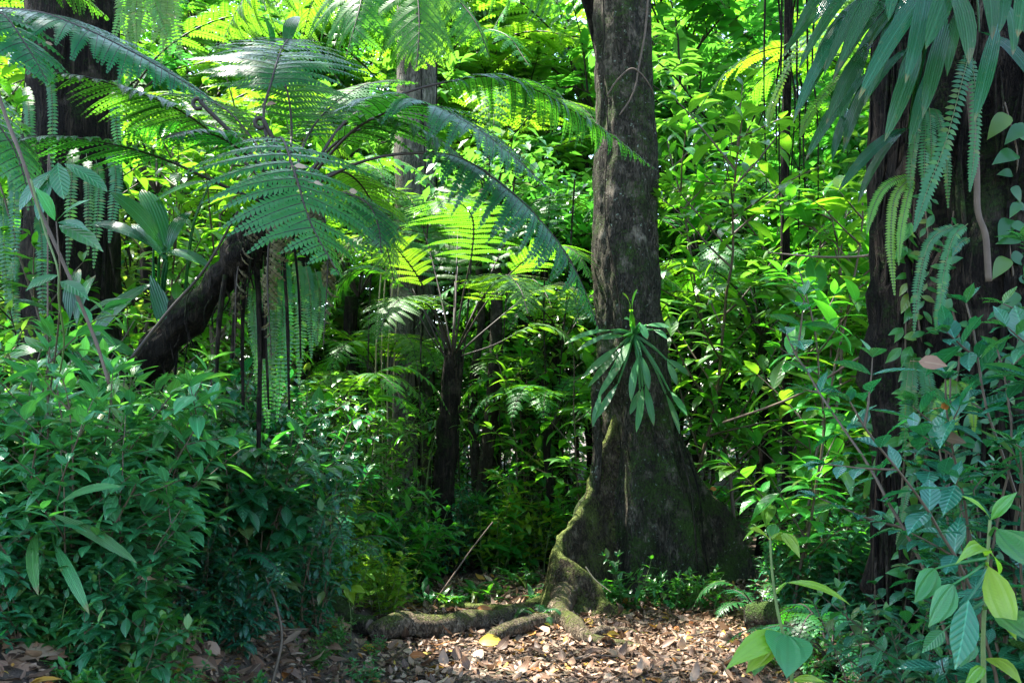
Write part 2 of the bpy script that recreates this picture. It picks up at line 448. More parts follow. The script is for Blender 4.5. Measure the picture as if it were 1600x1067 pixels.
# ------------------------------------------------------------------ light and camera
SUN = Vector((-0.40, 0.25, 0.88)).normalized()
w = bpy.data.worlds.new('World'); scene.world = w; w.use_nodes = True
nt = w.node_tree
sky = nt.nodes.new('ShaderNodeTexSky'); sky.sky_type = 'NISHITA'; sky.sun_disc = False
sky.sun_elevation = math.asin(SUN.z); sky.sun_rotation = math.atan2(SUN.x, SUN.y)
sky.air_density = 1.0; sky.dust_density = 1.0
nt.links.new(sky.outputs[0], nt.nodes['Background'].inputs[0]); nt.nodes['Background'].inputs[1].default_value = 0.15
sl = bpy.data.lights.new('sun', 'SUN'); sl.energy = 3.8; sl.angle = math.radians(.5); sl.color = (1, .95, .86)
so = bpy.data.objects.new('sun', sl); COL.objects.link(so); so.rotation_euler = SUN.to_track_quat('Z', 'Y').to_euler()
so.location = (0, 0, 30)
cam = bpy.data.cameras.new('camera'); co = bpy.data.objects.new('camera', cam); COL.objects.link(co)
cam.sensor_width = 36; cam.lens = 36 * FOC / 1600; cam.shift_y = (HOR - 533.5) / 1600
cam.clip_end = 500; cam.clip_start = .05
co.location = (0, 0, CAM_H); co.rotation_euler = (PI / 2, 0, 0)
scene.camera = co
scene.view_settings.view_transform = 'Standard'; scene.view_settings.look = 'None'
scene.view_settings.exposure = 2.95; scene.view_settings.gamma = 1.0
cy = scene.cycles
cy.max_bounces = 7; cy.diffuse_bounces = 4; cy.glossy_bounces = 2; cy.transmission_bounces = 4; cy.transparent_max_bounces = 4
cy.sample_clamp_indirect = 6.0
cy.use_denoising = True

# ------------------------------------------------------------------ ground
def build_ground():
    xs = np.concatenate([[-260, -120, -60, -34, -24, -18, -14], np.arange(-11, 11.01, .22), [14, 18, 24, 34, 60, 120, 260]])
    ys = np.concatenate([[-200, -80, -30, -14, -6, -2, 0, 1.2], np.arange(2, 16, .22), np.arange(16, 34, 1.0), [36, 42, 60, 100, 180, 400]])
    V = [(x, y, ground_z(x, y)) for y in ys for x in xs]
    nx = len(xs)
    F = [(j * nx + i, j * nx + i + 1, (j + 1) * nx + i + 1, (j + 1) * nx + i) for j in range(len(ys) - 1) for i in range(nx - 1)]
    g = Geo(); g.add(V, [np.array(F)], np.zeros((len(V), 3)))
    o = link('ground', g.mesh('ground', M['soil'])); o['kind'] = 'structure'
build_ground()

# ------------------------------------------------------------------ plant generators (meshes in local space, base at the origin)
def rv(a, b): return random.uniform(a, b)

class PlantGen:
    def __init__(s, seed, Ln, Wr, prof, droop=.5, fold=.22, wave=0.0, leaf_tilt=.35, gap=.09, f0=.3, pairs=True, lvar=.35, jit=.25):
        random.seed(seed)
        s.g = Geo(); s.st = Geo(); s.lv = []
        s.Ln, s.Wr, s.prof, s.droop, s.fold, s.wave = Ln, Wr, prof, droop, fold, wave
        s.tilt, s.gap, s.f0, s.pairs, s.lvar, s.jit = leaf_tilt, gap, f0, pairs, lvar, jit
    def leaf(s, p, d, up, sc=1.0, young=False):
        s.lv.append((p, d, up, s.Ln * sc * rv(1 - s.lvar, 1 + s.lvar * .6), s.droop * rv(.5, 1.5), .94 if young else rv(0, .92) if random.random() > .035 else .98))
    def branch(s, p, d, length, r, level=0, maxlevel=1, nsub=5, sublen=.4, upward=.12, wig=.12, f0=None, seg=5, sag=0.0, subangle=1.0):
        f0 = s.f0 if f0 is None else f0
        n = max(4, int(length / s.gap)); step = length / n
        pts = [p.copy()]; d = d.normalized(); az = rv(0, 6.28)
        subs = set(random.sample(range(int(n * f0 * .8), n - 1), min(nsub, max(0, n - 2 - int(n * f0 * .8))))) if level < maxlevel else set()
        for i in range(n):
            d = (d + Vector((rv(-1, 1), rv(-1, 1), rv(-1, 1))) * wig * (step / .1) ** .5 + Vector((0, 0, upward - sag * i / n)) * step * 2).normalized()
            p = p + d * step; pts.append(p.copy())
            f = (i + 1) / n
            sidev = d.cross(Vector((0, 0, 1)));
            if sidev.length < .15: sidev = Vector((math.cos(az), math.sin(az), 0))
            sidev.normalize(); oth = d.cross(sidev).normalized()
            az += 1.57 if s.pairs else 2.4
            if f >= f0 or level > 0 and i > 0:
                for k in range(2 if s.pairs else 1):
                    a = az + k * PI
                    if level > 0 and abs(d.z) < .6:   # side twigs carry leaves in one plane
                        o = sidev * (1 if (k == 0) == (i % 2 == 0) else -1) + oth * rv(-.2, .2)
                    else:
                        o = sidev * math.cos(a) + oth * math.sin(a)
                    t = s.tilt + (.45 * max(0, f - .75) / .25)
                    ld = (o * math.cos(t) + d * math.sin(t) + Vector((rv(-1, 1), rv(-1, 1), rv(-1, 1))) * s.jit).normalized()
                    s.leaf(p, ld, Vector((rv(-.25, .25), rv(-.25, .25), 1)), 1.0 if f < .85 else .72)
            if i in subs:
                a = rv(0, 6.28)
                o = sidev * math.cos(a) + oth * math.sin(a)
                bd = (o * subangle + d * .6 + Vector((0, 0, .15))).normalized()
                s.branch(p, bd, length * sublen * rv(.6, 1.2) * (1.15 - .55 * f), r * .55, level + 1, maxlevel, max(2, nsub // 2), sublen, upward, wig, .1, max(3, seg - 1), sag, subangle)
        # terminal rosette
        for k in range(3):
            a = rv(0, 6.28)
            o = Vector((math.cos(a), math.sin(a), 0))
            s.leaf(p, (d * .8 + o * rv(.3, .9)).normalized(), Vector((0, 0, 1)), .6, random.random() < .6)
        tube(s.st, pts, [r, r * .35], seg, cap=False)
    def done(s, lm, sm):
        lv = s.lv
        B = np.array([tuple(x[0]) for x in lv]); D = np.array([tuple(x[1]) for x in lv]); U = np.array([tuple(x[2]) for x in lv])
        L = np.array([x[3] for x in lv]); bd = np.array([x[4] for x in lv])
        leaves(s.g, B, D, U, L, L * s.Wr * rng.uniform(.85, 1.15, len(lv)), bd, s.prof, s.fold, s.wave, rnd=np.array([x[5] for x in lv]))
        return dict(foliage=s.g.mesh('foliage', lm), stem=s.st.mesh('stem', sm))

def shrub_proto(seed, h, stems, Ln, Wr, lm, sm, prof='ellip', spread=.45, gap=.085, nsub=4, droop=.55, wave=0.0, tilt=.3, sublen=.38, f0=.3):
    pg = PlantGen(seed, Ln, Wr, prof, droop, .2, wave, tilt, gap, f0)
    for k in range(stems):
        a = rv(0, 6.28)
        d = Vector((math.cos(a) * spread * rv(.2, 1), math.sin(a) * spread * rv(.2, 1), 1))
        pg.branch(Vector((math.cos(a) * .05, math.sin(a) * .05, -.06)), d, h * rv(.65, 1.05), .004 + h * .0028, 0, 1, nsub, sublen)
    return pg.done(lm, sm)

def sapling_proto(seed, h, Ln, Wr, lm, sm, prof='ovate', nsub=10, sublen=.28, gap=.13, droop=.7, f0=.2, lean=.08, maxlevel=1, r=None, sag=.25, tilt=.35):
    pg = PlantGen(seed, Ln, Wr, prof, droop, .16, .01, tilt, gap, f0, pairs=True)
    a = rv(0, 6.28)
    pg.branch(Vector((0, 0, -.08)), Vector((math.cos(a) * lean, math.sin(a) * lean, 1)), h, r or (.006 + h * .0035), 0, maxlevel, nsub, sublen, .10, .07, f0, 6, sag)
    return pg.done(lm, sm)

def herb_proto(seed, n, Ln, Wr, lm, prof='narrow', up=.7, droop=1.1):
    random.seed(seed); g = Geo(); st = Geo()
    B, D, U, L, b = [], [], [], [], []
    for k in range(n):
        a = rv(0, 6.28); e = rv(.25, up) * 1.4
        d = Vector((math.cos(a) * math.cos(e), math.sin(a) * math.cos(e), math.sin(e)))
        q = Vector((rv(-.06, .06), rv(-.06, .06), -.02)); l = Ln * rv(.6, 1.1)
        pt = q + Vector((d.x * .3, d.y * .3, 1)).normalized() * l * rv(.2, .7)
        tube(st, [q, (q + pt) / 2 + Vector((0, 0, .01)), pt], [.004, .0025], 3, cap=False)
        B.append(tuple(pt)); D.append(tuple(d)); U.append((0, 0, 1)); L.append(l); b.append(droop * rv(.5, 1.4))
    L = np.array(L)
    leaves(g, B, D, U, L, L * Wr, b, prof, .25)
    return dict(foliage=g.mesh('foliage', lm), stem=st.mesh('stem', M['stem_green']))

def bamboo_proto(seed, n, h, lm):
    random.seed(seed); g = Geo(); st = Geo(); B, D, U, L, bb = [], [], [], [], []
    for k in range(n):
        a = rv(0, 6.28); out = rv(.15, .7) * h
        tip = Vector((math.cos(a) * out, math.sin(a) * out, h * rv(.65, 1)))
        mid = Vector((math.cos(a) * out * .3, math.sin(a) * out * .3, h * rv(.6, .75)))
        pts = catmull([Vector((rv(-.1, .1), rv(-.1, .1), -.05)), mid, tip, tip + Vector((math.cos(a) * .3 * h, math.sin(a) * .3 * h, -.12 * h))], 16)
        tube(st, pts, [.009, .003], 4, cap=False)
        for i in range(4, 16):
            for q in range(3):
                az = rv(0, 6.28)
                d = Vector((math.cos(az), math.sin(az), rv(-.5, .4)))
                B.append(tuple(pts[i])); D.append(tuple(d)); U.append((0, 0, 1)); L.append(rv(.16, .3)); bb.append(rv(.4, 1.1))
    L = np.array(L)
    leaves(g, B, D, U, L, L * .16, bb, 'narrow', .15)
    return dict(foliage=g.mesh('foliage', lm), stem=st.mesh('stem', M['stem_green']))

# ------------------------------------------------------------------ fern fronds
def frond_geo(ctrl, plen, npairs=22, t0=.25, fwd=.35, pdroop=.7, lift=.1, seglen=None, spacing=.016, roll=0.0, up=(0, 0, 1), rr=.008, costa=True, shape='tree', segf=.66, g=None, rg=None, tipfrac=.08, ns=60):
    g = g or Geo(); rg = rg or Geo()
    C = catmull(ctrl, ns)
    upv = Vector(up)
    tube(rg, C, [rr, rr * .25], 5, cap=False)
    tube(g, C[int(ns * t0):], [rr * .6, rr * .15], 3, cap=False)
    Ltot = sum((C[i + 1] - C[i]).length for i in range(ns - 1))
    seglen = min(seglen or 9, segf * Ltot * (1 - t0) / npairs)
    seglen = max(seglen, .022)
    B, D, U, L, W, dr, rn = [], [], [], [], [], [], []
    for k in range(npairs):
        t = t0 + (1 - t0) * (k + .5) / npairs
        f = (t - t0) / (1 - t0)
        x = t * (ns - 1); i = min(int(x), ns - 2)
        p = C[i].lerp(C[i + 1], x - i)
        T = (C[min(i + 2, ns - 1)] - C[max(i - 1, 0)]).normalized()
        N = (upv - T * upv.dot(T))
        if N.length < .05: N = Vector((0, -1, .3)) - T * T.dot(Vector((0, -1, .3)))
        N.normalize(); S = T.cross(N)
        if roll:
            N, S = N * math.cos(roll) + S * math.sin(roll), S * math.cos(roll) - N * math.sin(roll)
        if shape == 'tree':
            l = plen * min(1, (.35 + f * 3.2)) * max(tipfrac, (1 - f ** 2.2)) * rv(.92, 1.06)
        else:
            l = plen * max(tipfrac, (1 - f) ** .8) * rv(.95, 1.05)
        for sg in (1, -1):
            if random.random() < .04: continue
            fa = fwd + f * .35 + rv(-.13, .13)
            l = l * (rv(.35, .75) if random.random() < .07 else rv(.93, 1.05))
            d = (S * sg * math.cos(fa) + T * math.sin(fa) + N * lift).normalized()
            uu = (N - d * N.dot(d)).normalized()
            bend = pdroop * rv(.65, 1.4)
            m = max(4, int(l / spacing))
            s = (np.arange(m) + .6) / m
            th = bend * s
            dv, uv_, pv = np.array(d), np.array(uu), np.array(p)
            base = pv + dv * (l * np.sin(th) / bend)[:, None] - uv_ * (l * (1 - np.cos(th)) / bend)[:, None]
            tan = dv * np.cos(th)[:, None] - uv_ * np.sin(th)[:, None]
            nor = uv_ * np.cos(th)[:, None] + dv * np.sin(th)[:, None]
            sd = np.cross(tan, nor)
            sl_ = seglen * np.clip((1 - s ** 2.5), .12, 1) * min(1, .45 + l / plen * .6)
            r0 = random.random()
            for q in (1, -1):
                B.append(base); D.append(sd * q * .9 + tan * .42); U.append(nor)
                L.append(sl_ * rng.uniform(.9, 1.08, m)); W.append(np.full(m, l / m * 1.02)); dr.append(np.full(m, .12) + rng.uniform(-.08, .12, m))
                rn.append(np.clip(r0 * .9 + rng.uniform(-.05, .05, m), 0, .95))
            if costa:
                ss = np.linspace(0, 1, 7); th = bend * ss
                cp = pv + dv * (l * np.sin(th) / bend)[:, None] - uv_ * (l * (1 - np.cos(th)) / bend)[:, None]
                tube(rg, [Vector(c) for c in cp], [rr * .30, rr * .12], 3, cap=False)
                tube(g, [Vector(c) for c in cp], [rr * .22, rr * .09], 3, cap=False)
    pinnules(g, np.concatenate(B), np.concatenate(D), np.concatenate(U), np.concatenate(L), np.concatenate(W), np.concatenate(dr), np.concatenate(rn))
    return g, rg

def add_frond(root, ctrl, mat, rmat=None, **kw):
    g, rg = frond_geo(ctrl, **kw)
    o = root.location
    f = link('frond', local(g, o).mesh('frond', mat), root)
    link('rachis', local(rg, o).mesh('rachis', rmat or M['stem_dark']), f)
    return f

def sword_geo(ctrl, width, n, g=None, rg=None, taper=.25, droop=.3, ns=40, up=(0, -1, .4)):
    g = g or Geo(); rg = rg or Geo(); C = catmull(ctrl, ns)
    tube(rg, C, [.0024, .001], 4, cap=False)
    tube(g, C, [.0016, .0007], 3, cap=False)
    B, D, U, L = [], [], [], []
    upv = Vector(up)
    for k in range(n):
        t = .06 + .94 * (k + .5) / n; x = t * (ns - 1); i = min(int(x), ns - 2)
        p = C[i].lerp(C[i + 1], x - i); T = (C[i + 1] - C[i]).normalized()
        N = upv - T * upv.dot(T)
        if N.length < .05: N = Vector((1, 0, 0))
        N.normalize(); S = T.cross(N)
        l = width * .5 * min(1, .5 + t * 3) * min(1, (1 - t) * 3 + .15)
        for sg in (1, -1):
            B.append(tuple(p)); D.append(tuple(S * sg + T * .25 + N * rv(-.1, .1))); U.append(tuple(N)); L.append(l * rv(.9, 1.1))
    L = np.array(L)
    ln = sum((C[i + 1] - C[i]).length for i in range(ns - 1))
    leaves(g, B, D, U, L, np.full(len(L), ln / n * .95), droop, 'diamond' if n > 60 else 'narrow', .1)
    return g, rg

# ------------------------------------------------------------------ trees
def arc_pts(a, b, n, wob=.05, seed=0):
    a, b = Vector(a), Vector(b)
    out = []
    for i in range(n):
        t = i / (n - 1); p = a.lerp(b, t)
        p += Vector((noise.noise(Vector((seed, t * 3, 0))), noise.noise(Vector((seed, t * 3, 9))), 0)) * wob
        out.append(p)
    return out

LIT = []      # places the sun reaches: (centre, radius, share of canopy leaves removed on the way to the sun)
def lit_keep(p):
    for c, r, share in LIT:
        d = p - c
        t = d.dot(SUN)
        if t > 0 and (d - SUN * t).length < r + .8:
            if random.random() < share: return False
    return True
for (a, r, s_) in [((0.6, 8.3, 0), 1.5, .8), ((2.2, 8.2, 0), 1.1, .7), ((-.4, 8.6, .2), .9, .85), ((.45, 9.2, .5), .7, .95),
                   ((-.6, 11, 3.4), 2.0, .92), ((-1.9, 9.2, .8), .9, .8), ((3.2, 11, 3.2), 2.4, .9), ((3.0, 8.6, .6), 1.2, .55),
                   ((-2.2, 10.6, 2), 2.0, .92), ((-.6, 12.6, 1.5), 2.0, .9), ((1.9, 9.0, 0), .9, .7), ((0, 9.6, .2), .8, .85), ((-3, 16, 3), 5, .93), ((3, 16, 4), 5, .95), ((0, 18, 5), 6, .95), ((-2.4, 6, 2.2), 1.0, .0), ((8, 16, 4), 5, .9), ((-8, 16, 4), 4, .7),
                   ((-1.6, 9, 4.6), 1.6, .85), ((-2.6, 5.0, 1.3), .8, .45), ((-2.7, 5.0, 1.6), .7, .55), ((-1.9, 6.6, 1.7), .5, .5), ((2.0, 3.8, 1.7), .3, .55), ((2.4, 5.5, .8), .6, .5)]:
    LIT.append((Vector(a), r, s_))

def crown_geo(seed, centre, rx, ry, rz, nclump, per, Ln, spread=.55):
    high = centre.z > 9
    random.seed(seed); g = Geo(); lm = Geo()
    B, D, U, L = [], [], [], []
    for c in range(nclump):
        while True:
            q = Vector((rv(-1, 1), rv(-1, 1), rv(-1, 1)))
            if q.length < 1: break
        q = Vector((q.x * rx, q.y * ry, q.z * rz)) + centre
        if high and len(B) > 300 and not lit_keep(q): continue
        tube(lm, [centre.lerp(q, .25) + Vector((0, 0, -.6 if high else -.2)), centre.lerp(q, .7) + Vector((rv(-.3, .3), rv(-.3, .3), 0)) * (1 if high else .3), q], [.05 if high else .015, .01 if high else .004], 4, cap=False)
        for k in range(per):
            p = q + Vector((random.gauss(0, spread), random.gauss(0, spread), random.gauss(0, spread * .5)))
            a = rv(0, 6.28)
            B.append(tuple(p)); D.append((math.cos(a), math.sin(a), rv(-.6, .3))); U.append((rv(-.4, .4), rv(-.4, .4), 1)); L.append(Ln * rv(.7, 1.2))
    L = np.array(L)
    leaves(g, B, D, U, L, L * .45, .6, 'diamond', .15)
    return g, lm

# ---- the buttressed tree
def build_buttress_tree():
    base = Vector((1.18, 10.35, 0)); bz = ground_z(base.x, base.y)
    root = thing('buttress_tree', 'large dark mossy tree with flaring buttress roots beside the leaf-strewn path', 'tree', (base.x, base.y, bz))
    # silhouette in photo pixels: (py, left px, right px)
    sil = [(1000, 890, 1150), (940, 895, 1146), (880, 905, 1140), (830, 912, 1128), (780, 922, 1108), (740, 930, 1092), (700, 936, 1077), (650, 937, 1063), (600, 933, 1052),
           (550, 930, 1045), (500, 927, 1040), (450, 924, 1036), (400, 923, 1031), (330, 927, 1027), (250, 929, 1025), (150, 928, 1021), (50, 926, 1018), (-100, 927, 1014), (-700, 936, 1004), (-1300, 950, 990)]
    Yc = base.y
    seg = 110; V, A = [], []
    rows = []
    for j in range(len(sil) - 1):
        sub = 14 if sil[j][0] > -50 else 3
        for q in range(sub):
            f = q / sub
            rows.append([sil[j][k] + (sil[j + 1][k] - sil[j][k]) * f for k in range(3)])
    rows.append(list(sil[-1]))
    flut = [(0.35, 1.0), (1.35, .7), (2.5, .8), (3.5, .8), (4.3, .9), (5.2, 1.0)]
    for (py, l, r) in rows:
        z = CAM_H + (HOR - py) * Yc / FOC
        cx = ((l + r) / 2 - 800) * Yc / FOC; R = (r - l) / 2 * Yc / FOC
        R0 = .30
        fl = max(0, R - R0)
        for k in range(seg):
            a = 2 * PI * k / seg
            gr = 0
            for (fa, fs) in flut:
                dd = (a - fa + PI) % (2 * PI) - PI
                gr += fs * math.exp(-(dd / .26) ** 2)
            rr = R - fl * .52 * (1 - min(1, gr)) * (1 if abs(math.sin(a)) > .25 else .6)
            x, y = math.cos(a), math.sin(a)
            q = Vector((cx + x * rr, Yc + y * rr, z))
            nn = noise.noise(Vector((q.x * 5, q.y * 5, q.z * 1.1))) * .035 - abs(noise.noise(Vector((q.x * 9, q.y * 9, q.z * 1.6 + 5)))) * .05 + noise.noise(Vector((q.x * 14, q.y * 14, q.z * 4))) * .02 + noise.noise(Vector((q.x * 30, q.y * 30, q.z * 14))) * .008
            rr += nn
            V.append((cx + x * rr, Yc + y * rr, z)); A.append((z, k / seg, .5))
    n = len(rows)
    F = [(j * seg + k, j * seg + (k + 1) % seg, (j + 1) * seg + (k + 1) % seg, (j + 1) * seg + k) for j in range(n - 1) for k in range(seg)]
    g = Geo(); g.add(V, [np.array(F)], A)
    link('trunk', local(g, root.location).mesh('trunk', M['bark']), root)
    # plank-like buttress: ridge line + walls down to the soil
    def plank(ridge, top, foot, name='buttress', mat='bark_root', n=60):
        C = catmull(ridge, n); V, A = [], []; ts = np.linspace(-1, 1, 23)
        for i, p in enumerate(C):
            f = i / (n - 1)
            T = (C[min(i + 1, n - 1)] - C[max(i - 1, 0)]); T.z = 0
            if T.length < 1e-4: T = Vector((1, 0, 0))
            T.normalize(); S = Vector((T.y, -T.x, 0))
            gz = ground_z(p.x, p.y) - .08; hh = max(.05, p.z - gz)
            tw = top[0] + (top[1] - top[0]) * f; fw = foot[0] + (foot[1] - foot[0]) * f
            for t in ts:
                at = abs(t)
                lat = math.copysign(tw * min(1, at * 2.2) ** .5 + (fw - tw) * max(0, at - .25) ** 2.4 * 1.6, t) if at > 1e-6 else 0
                zz = gz + hh * (1 - at ** 1.7)
                q = Vector((p.x, p.y, 0)) + S * lat; q.z = zz
                dn = noise.noise(q * 4) * .03 + noise.noise(q * 11) * .022 + noise.noise(q * 26) * .012
                q += S * dn + Vector((0, 0, dn * .8))
                V.append(tuple(q)); A.append((f, t, .5))
        m = len(ts)
        F = [(i * m + k, (i + 1) * m + k, (i + 1) * m + k + 1, i * m + k + 1) for i in range(n - 1) for k in range(m - 1)]
        g = Geo(); g.add(V, [np.array(F)], A)
        link(name, local(g, root.location).mesh(name, M[mat]), root)
    plank([P(975, 600, 10.2), P(942, 690, 10.1), P(918, 775, 9.85), P(894, 812, 9.6), P(874, 832, 9.42), P(876, 862, 9.25), P(905, 884, 9.15), P(930, 905, 9.1), P(946, 935, 9.02), P(975, 952, 8.98), P(1010, 965, 8.95)], (.07, .05), (.34, .16))
    plank([P(874, 834, 9.42), P(872, 880, 9.42), P(862, 910, 9.4), P(835, 935, 9.3), P(790, 950, 9.1), P(730, 962, 8.9), P(690, 972, 8.75), P(660, 985, 8.7)], (.05, .045), (.22, .12), 'buttress')
    plank([P(1050, 640, 10.3), P(1085, 730, 10.4), P(1120, 780, 10.5), P(1150, 810, 10.6), P(1162, 850, 10.65), P(1166, 900, 10.7), P(1170, 945, 10.7)], (.09, .07), (.30, .2), 'buttress', 'bark')
    plank([P(1000, 730, 10.1), P(1010, 820, 9.9), P(1015, 880, 9.75), P(1022, 920, 9.65), P(1030, 950, 9.5)], (.07, .05), (.22, .14), 'buttress', 'bark')
    def rt(pts, r, mat='bark_root', sd=0):
        C = catmull(pts, 40); g = Geo()
        tube(g, C, [r[0] + (r[1] - r[0]) * i / 39 for i in range(40)], 14, rough=.35, rfreq=5, seed=sd)
        link('surface_root', local(g, root.location).mesh('surface_root', M[mat]), root)
    rt([P(880, 930, 9.1), P(874, 958, 8.6), P(898, 978, 8.25), P(915, 997, 7.95), P(960, 1006, 7.8), P(1000, 1014, 7.68)], (.11, .03), 'bark_log', sd=3)
    rt([P(925, 990, 8.0), P(950, 985, 8.1), P(985, 988, 8.15), P(1020, 996, 8.1)], (.05, .02), 'bark_log', sd=13)
    rt([P(700, 974, 8.25), P(690, 990, 8.1), P(700, 1004, 7.95), P(728, 1014, 7.75)], (.05, .02), 'bark_log', sd=15)
    rt([P(800, 958, 8.8), P(760, 950, 9.1), P(715, 948, 9.3), P(680, 952, 9.35)], (.06, .03), 'bark_root', sd=17)
    rt([P(815, 955, 8.8), P(770, 968, 8.5), P(728, 970, 8.3), P(680, 980, 8.1), P(640, 974, 8.1), P(606, 980, 7.95), P(586, 994, 7.95)], (.075, .105), 'bark_log', sd=8)
    rt([P(880, 975, 8.6), P(850, 970, 8.4), P(815, 976, 8.2), P(785, 988, 8.0), P(765, 1000, 7.9)], (.065, .06), 'bark_log', sd=5)
    # dark climbing root pressed to the left flank
    g = Geo(); tube(g, catmull([P(935, 560, 9.95), P(931, 640, 9.95), P(934, 700, 9.95), P(925, 770, 9.95), P(905, 800, 9.95), P(893, 860, 10.0)], 30), [.045, .06], 10, rough=.25, rfreq=6)
    link('climbing_root', local(g, root.location).mesh('climbing_root', M['bark']), root)
    cg, cl = crown_geo(11, Vector((-2.4, 13.0, 14)), 5.5, 4.5, 2.4, 130, 55, .30)  # unseen crown, shifted towards the sun so its shade falls on the trunk
    c = link('crown', local(cg, root.location).mesh('crown', M['canopy']), root)
    link('limbs', local(cl, root.location).mesh('limbs', M['bark_thin']), c)
    return root
build_buttress_tree()

def plain_tree(label, pts, radii, mat, crown=None, seed=0, name='rainforest_tree', strands=0, rough=.12, seg=20, group=None):
    C = catmull(pts, 44); base = C[0].copy()
    root = thing(name, label, 'tree', base, group)
    g = Geo(); tube(g, C, [radii[0] + (radii[1] - radii[0]) * (i / 43) for i in range(44)], seg, rough=rough, rfreq=4, seed=seed)
    link('trunk', local(g, base).mesh('trunk', M[mat]), root)
    random.seed(seed + 50)
    for k in range(strands):
        a = rv(0, 2 * PI); R = radii[0] * rv(.95, 1.12); i0 = random.randint(18, 43)
        pp = []
        for i in range(0, i0, 3):
            rr = (radii[0] + (radii[1] - radii[0]) * (i / 43)) * R / radii[0]
            aa = a + noise.noise(Vector((k * 3.3, i * .13, seed))) * .5
            pp.append(C[i] + Vector((math.cos(aa) * rr, math.sin(aa) * rr, 0)))
        g = Geo(); tube(g, catmull(pp, 40), [rv(.008, .026), .005], 6, rough=.3, rfreq=7, seed=k)
        link('root_strand', local(g, base).mesh('root_strand', M['bark_black'] if k % 4 else M['bark_thin']), root)
    if crown:
        cg, cl = crown_geo(seed + 1, *crown)
        c = link('crown', local(cg, base).mesh('crown', M['canopy'] if crown[0].z > 9 else M['sap_far']), root)
        link('limbs', local(cl, base).mesh('limbs', M['bark_thin']), c)
    return root

# right strangler-rooted trunk, close to the camera
plain_tree('massive black trunk wrapped in hanging root strands at the right edge', [G(1545, 5.2, -.2), P(1545, 800, 5.2), P(1540, 400, 5.2), P(1550, 0, 5.2), P(1560, -900, 5.2), P(1560, -1900, 5.2)], (.52, .40), 'bark_black',
           (Vector((-1.6, 6.8, 12.5)), 5.0, 4.4, 2.2, 290, 55, .30), 21, 'strangler_tree', 64, .34, 44)  # crown out of frame, pulled off its trunk to shade the right foreground
plain_tree('dark trunk draped in ferns behind the left fern fronds', [G(108, 8.6, -.2), P(110, 600, 8.6), P(112, 300, 8.6), P(115, 0, 8.6), P(120, -700, 8.6), P(120, -1300, 8.6)], (.42, .33), 'bark_black',
           (Vector((-6.6, 8.8, 12.5)), 5.2, 5.5, 2.4, 190, 55, .30), 31, 'rainforest_tree', 14, .16, 24)  # unseen crown, placed to keep the sun off the left fern and shrubs
plain_tree('pale grey vine-hung trunk left of the central tree fern', [G(638, 14, -.2), P(640, 700, 14), P(645, 450, 14), P(650, 200, 14), P(655, -400, 14), P(655, -900, 14)], (.33, .24), 'bark_grey',
           (Vector((-1.5, 17, 14.5)), 3, 3, 1.8, 34, 50, .32), 41, 'rainforest_tree', 9, .14, 20)
plain_tree('slender curved trunk just right of the central tree fern', [G(757, 12.2, -.2), P(752, 800, 12.2), P(770, 620, 12.2), P(776, 450, 12.2), P(764, 330, 12.2)], (.10, .06), 'bark_thin', (P(764, 300, 12.4), .9, .9, .7, 22, 26, .2, .22), 42)
plain_tree('thinner wavy stem crossing behind the slender curved trunk', [G(735, 12.6, -.2), P(745, 780, 12.6), P(738, 620, 12.6), P(752, 500, 12.6), P(745, 370, 12.6)], (.075, .04), 'bark_thin', (P(745, 340, 12.8), .8, .8, .6, 18, 26, .2, .22), 43)
plain_tree('straight dark trunk in the shade left of the buttressed tree', [G(824, 15.5, -.2), P(824, 700, 15.5), P(826, 500, 15.5), P(828, 400, 15.5)], (.15, .09), 'bark_black', (P(828, 380, 15.5), 1.3, 1.3, .9, 30, 26, .26, .3), 44)
plain_tree('thin dark trunk close right of the straight dark trunk', [G(850, 16.5, -.2), P(850, 700, 16.5), P(848, 500, 16.5), P(852, 400, 16.5)], (.095, .06), 'bark_black', (P(856, 350, 16.5), 1.3, 1.3, .9, 26, 26, .26, .3), 45)
plain_tree('stranded dark trunk hung with roots between buttressed tree and right trunk', [G(1228, 10.5, -.2), P(1230, 600, 10.5), P(1226, 300, 10.5), P(1232, 0, 10.5), P(1236, -600, 10.5), P(1236, -1000, 10.5)], (.036, .034), 'bark_black',
           (Vector((3.5, 12, 11.5)), 3, 3, 1.5, 40, 45, .3), 46, 'rainforest_tree', 14, .3, 14)
plain_tree('slim mossy trunk standing just left of the right black trunk', [G(1405, 6.6, -.2), P(1402, 800, 6.6), P(1395, 500, 6.6), P(1385, 150, 6.6), P(1380, -500, 6.6)], (.17, .10), 'bark_black', None, 47, strands=16, rough=.3)
0 and plain_tree('distant thin trunk behind the leaning tree fern', [G(505, 15, -.2), P(500, 600, 15), P(495, 300, 15), P(505, -300, 15)], (.13, .09), 'bark_thin', None, 48)
0 and plain_tree('distant pale trunk glimpsed above the left fern fronds', [G(395, 17, -.2), P(392, 500, 17), P(400, 100, 17), P(404, -400, 17)], (.17, .12), 'bark_grey', None, 49)
0 and plain_tree('distant bare trunk right of the buttressed tree top', [G(1120, 18, -.2), P(1125, 400, 18), P(1118, 100, 18), P(1120, -400, 18)], (.14, .10), 'bark_thin', None, 51)

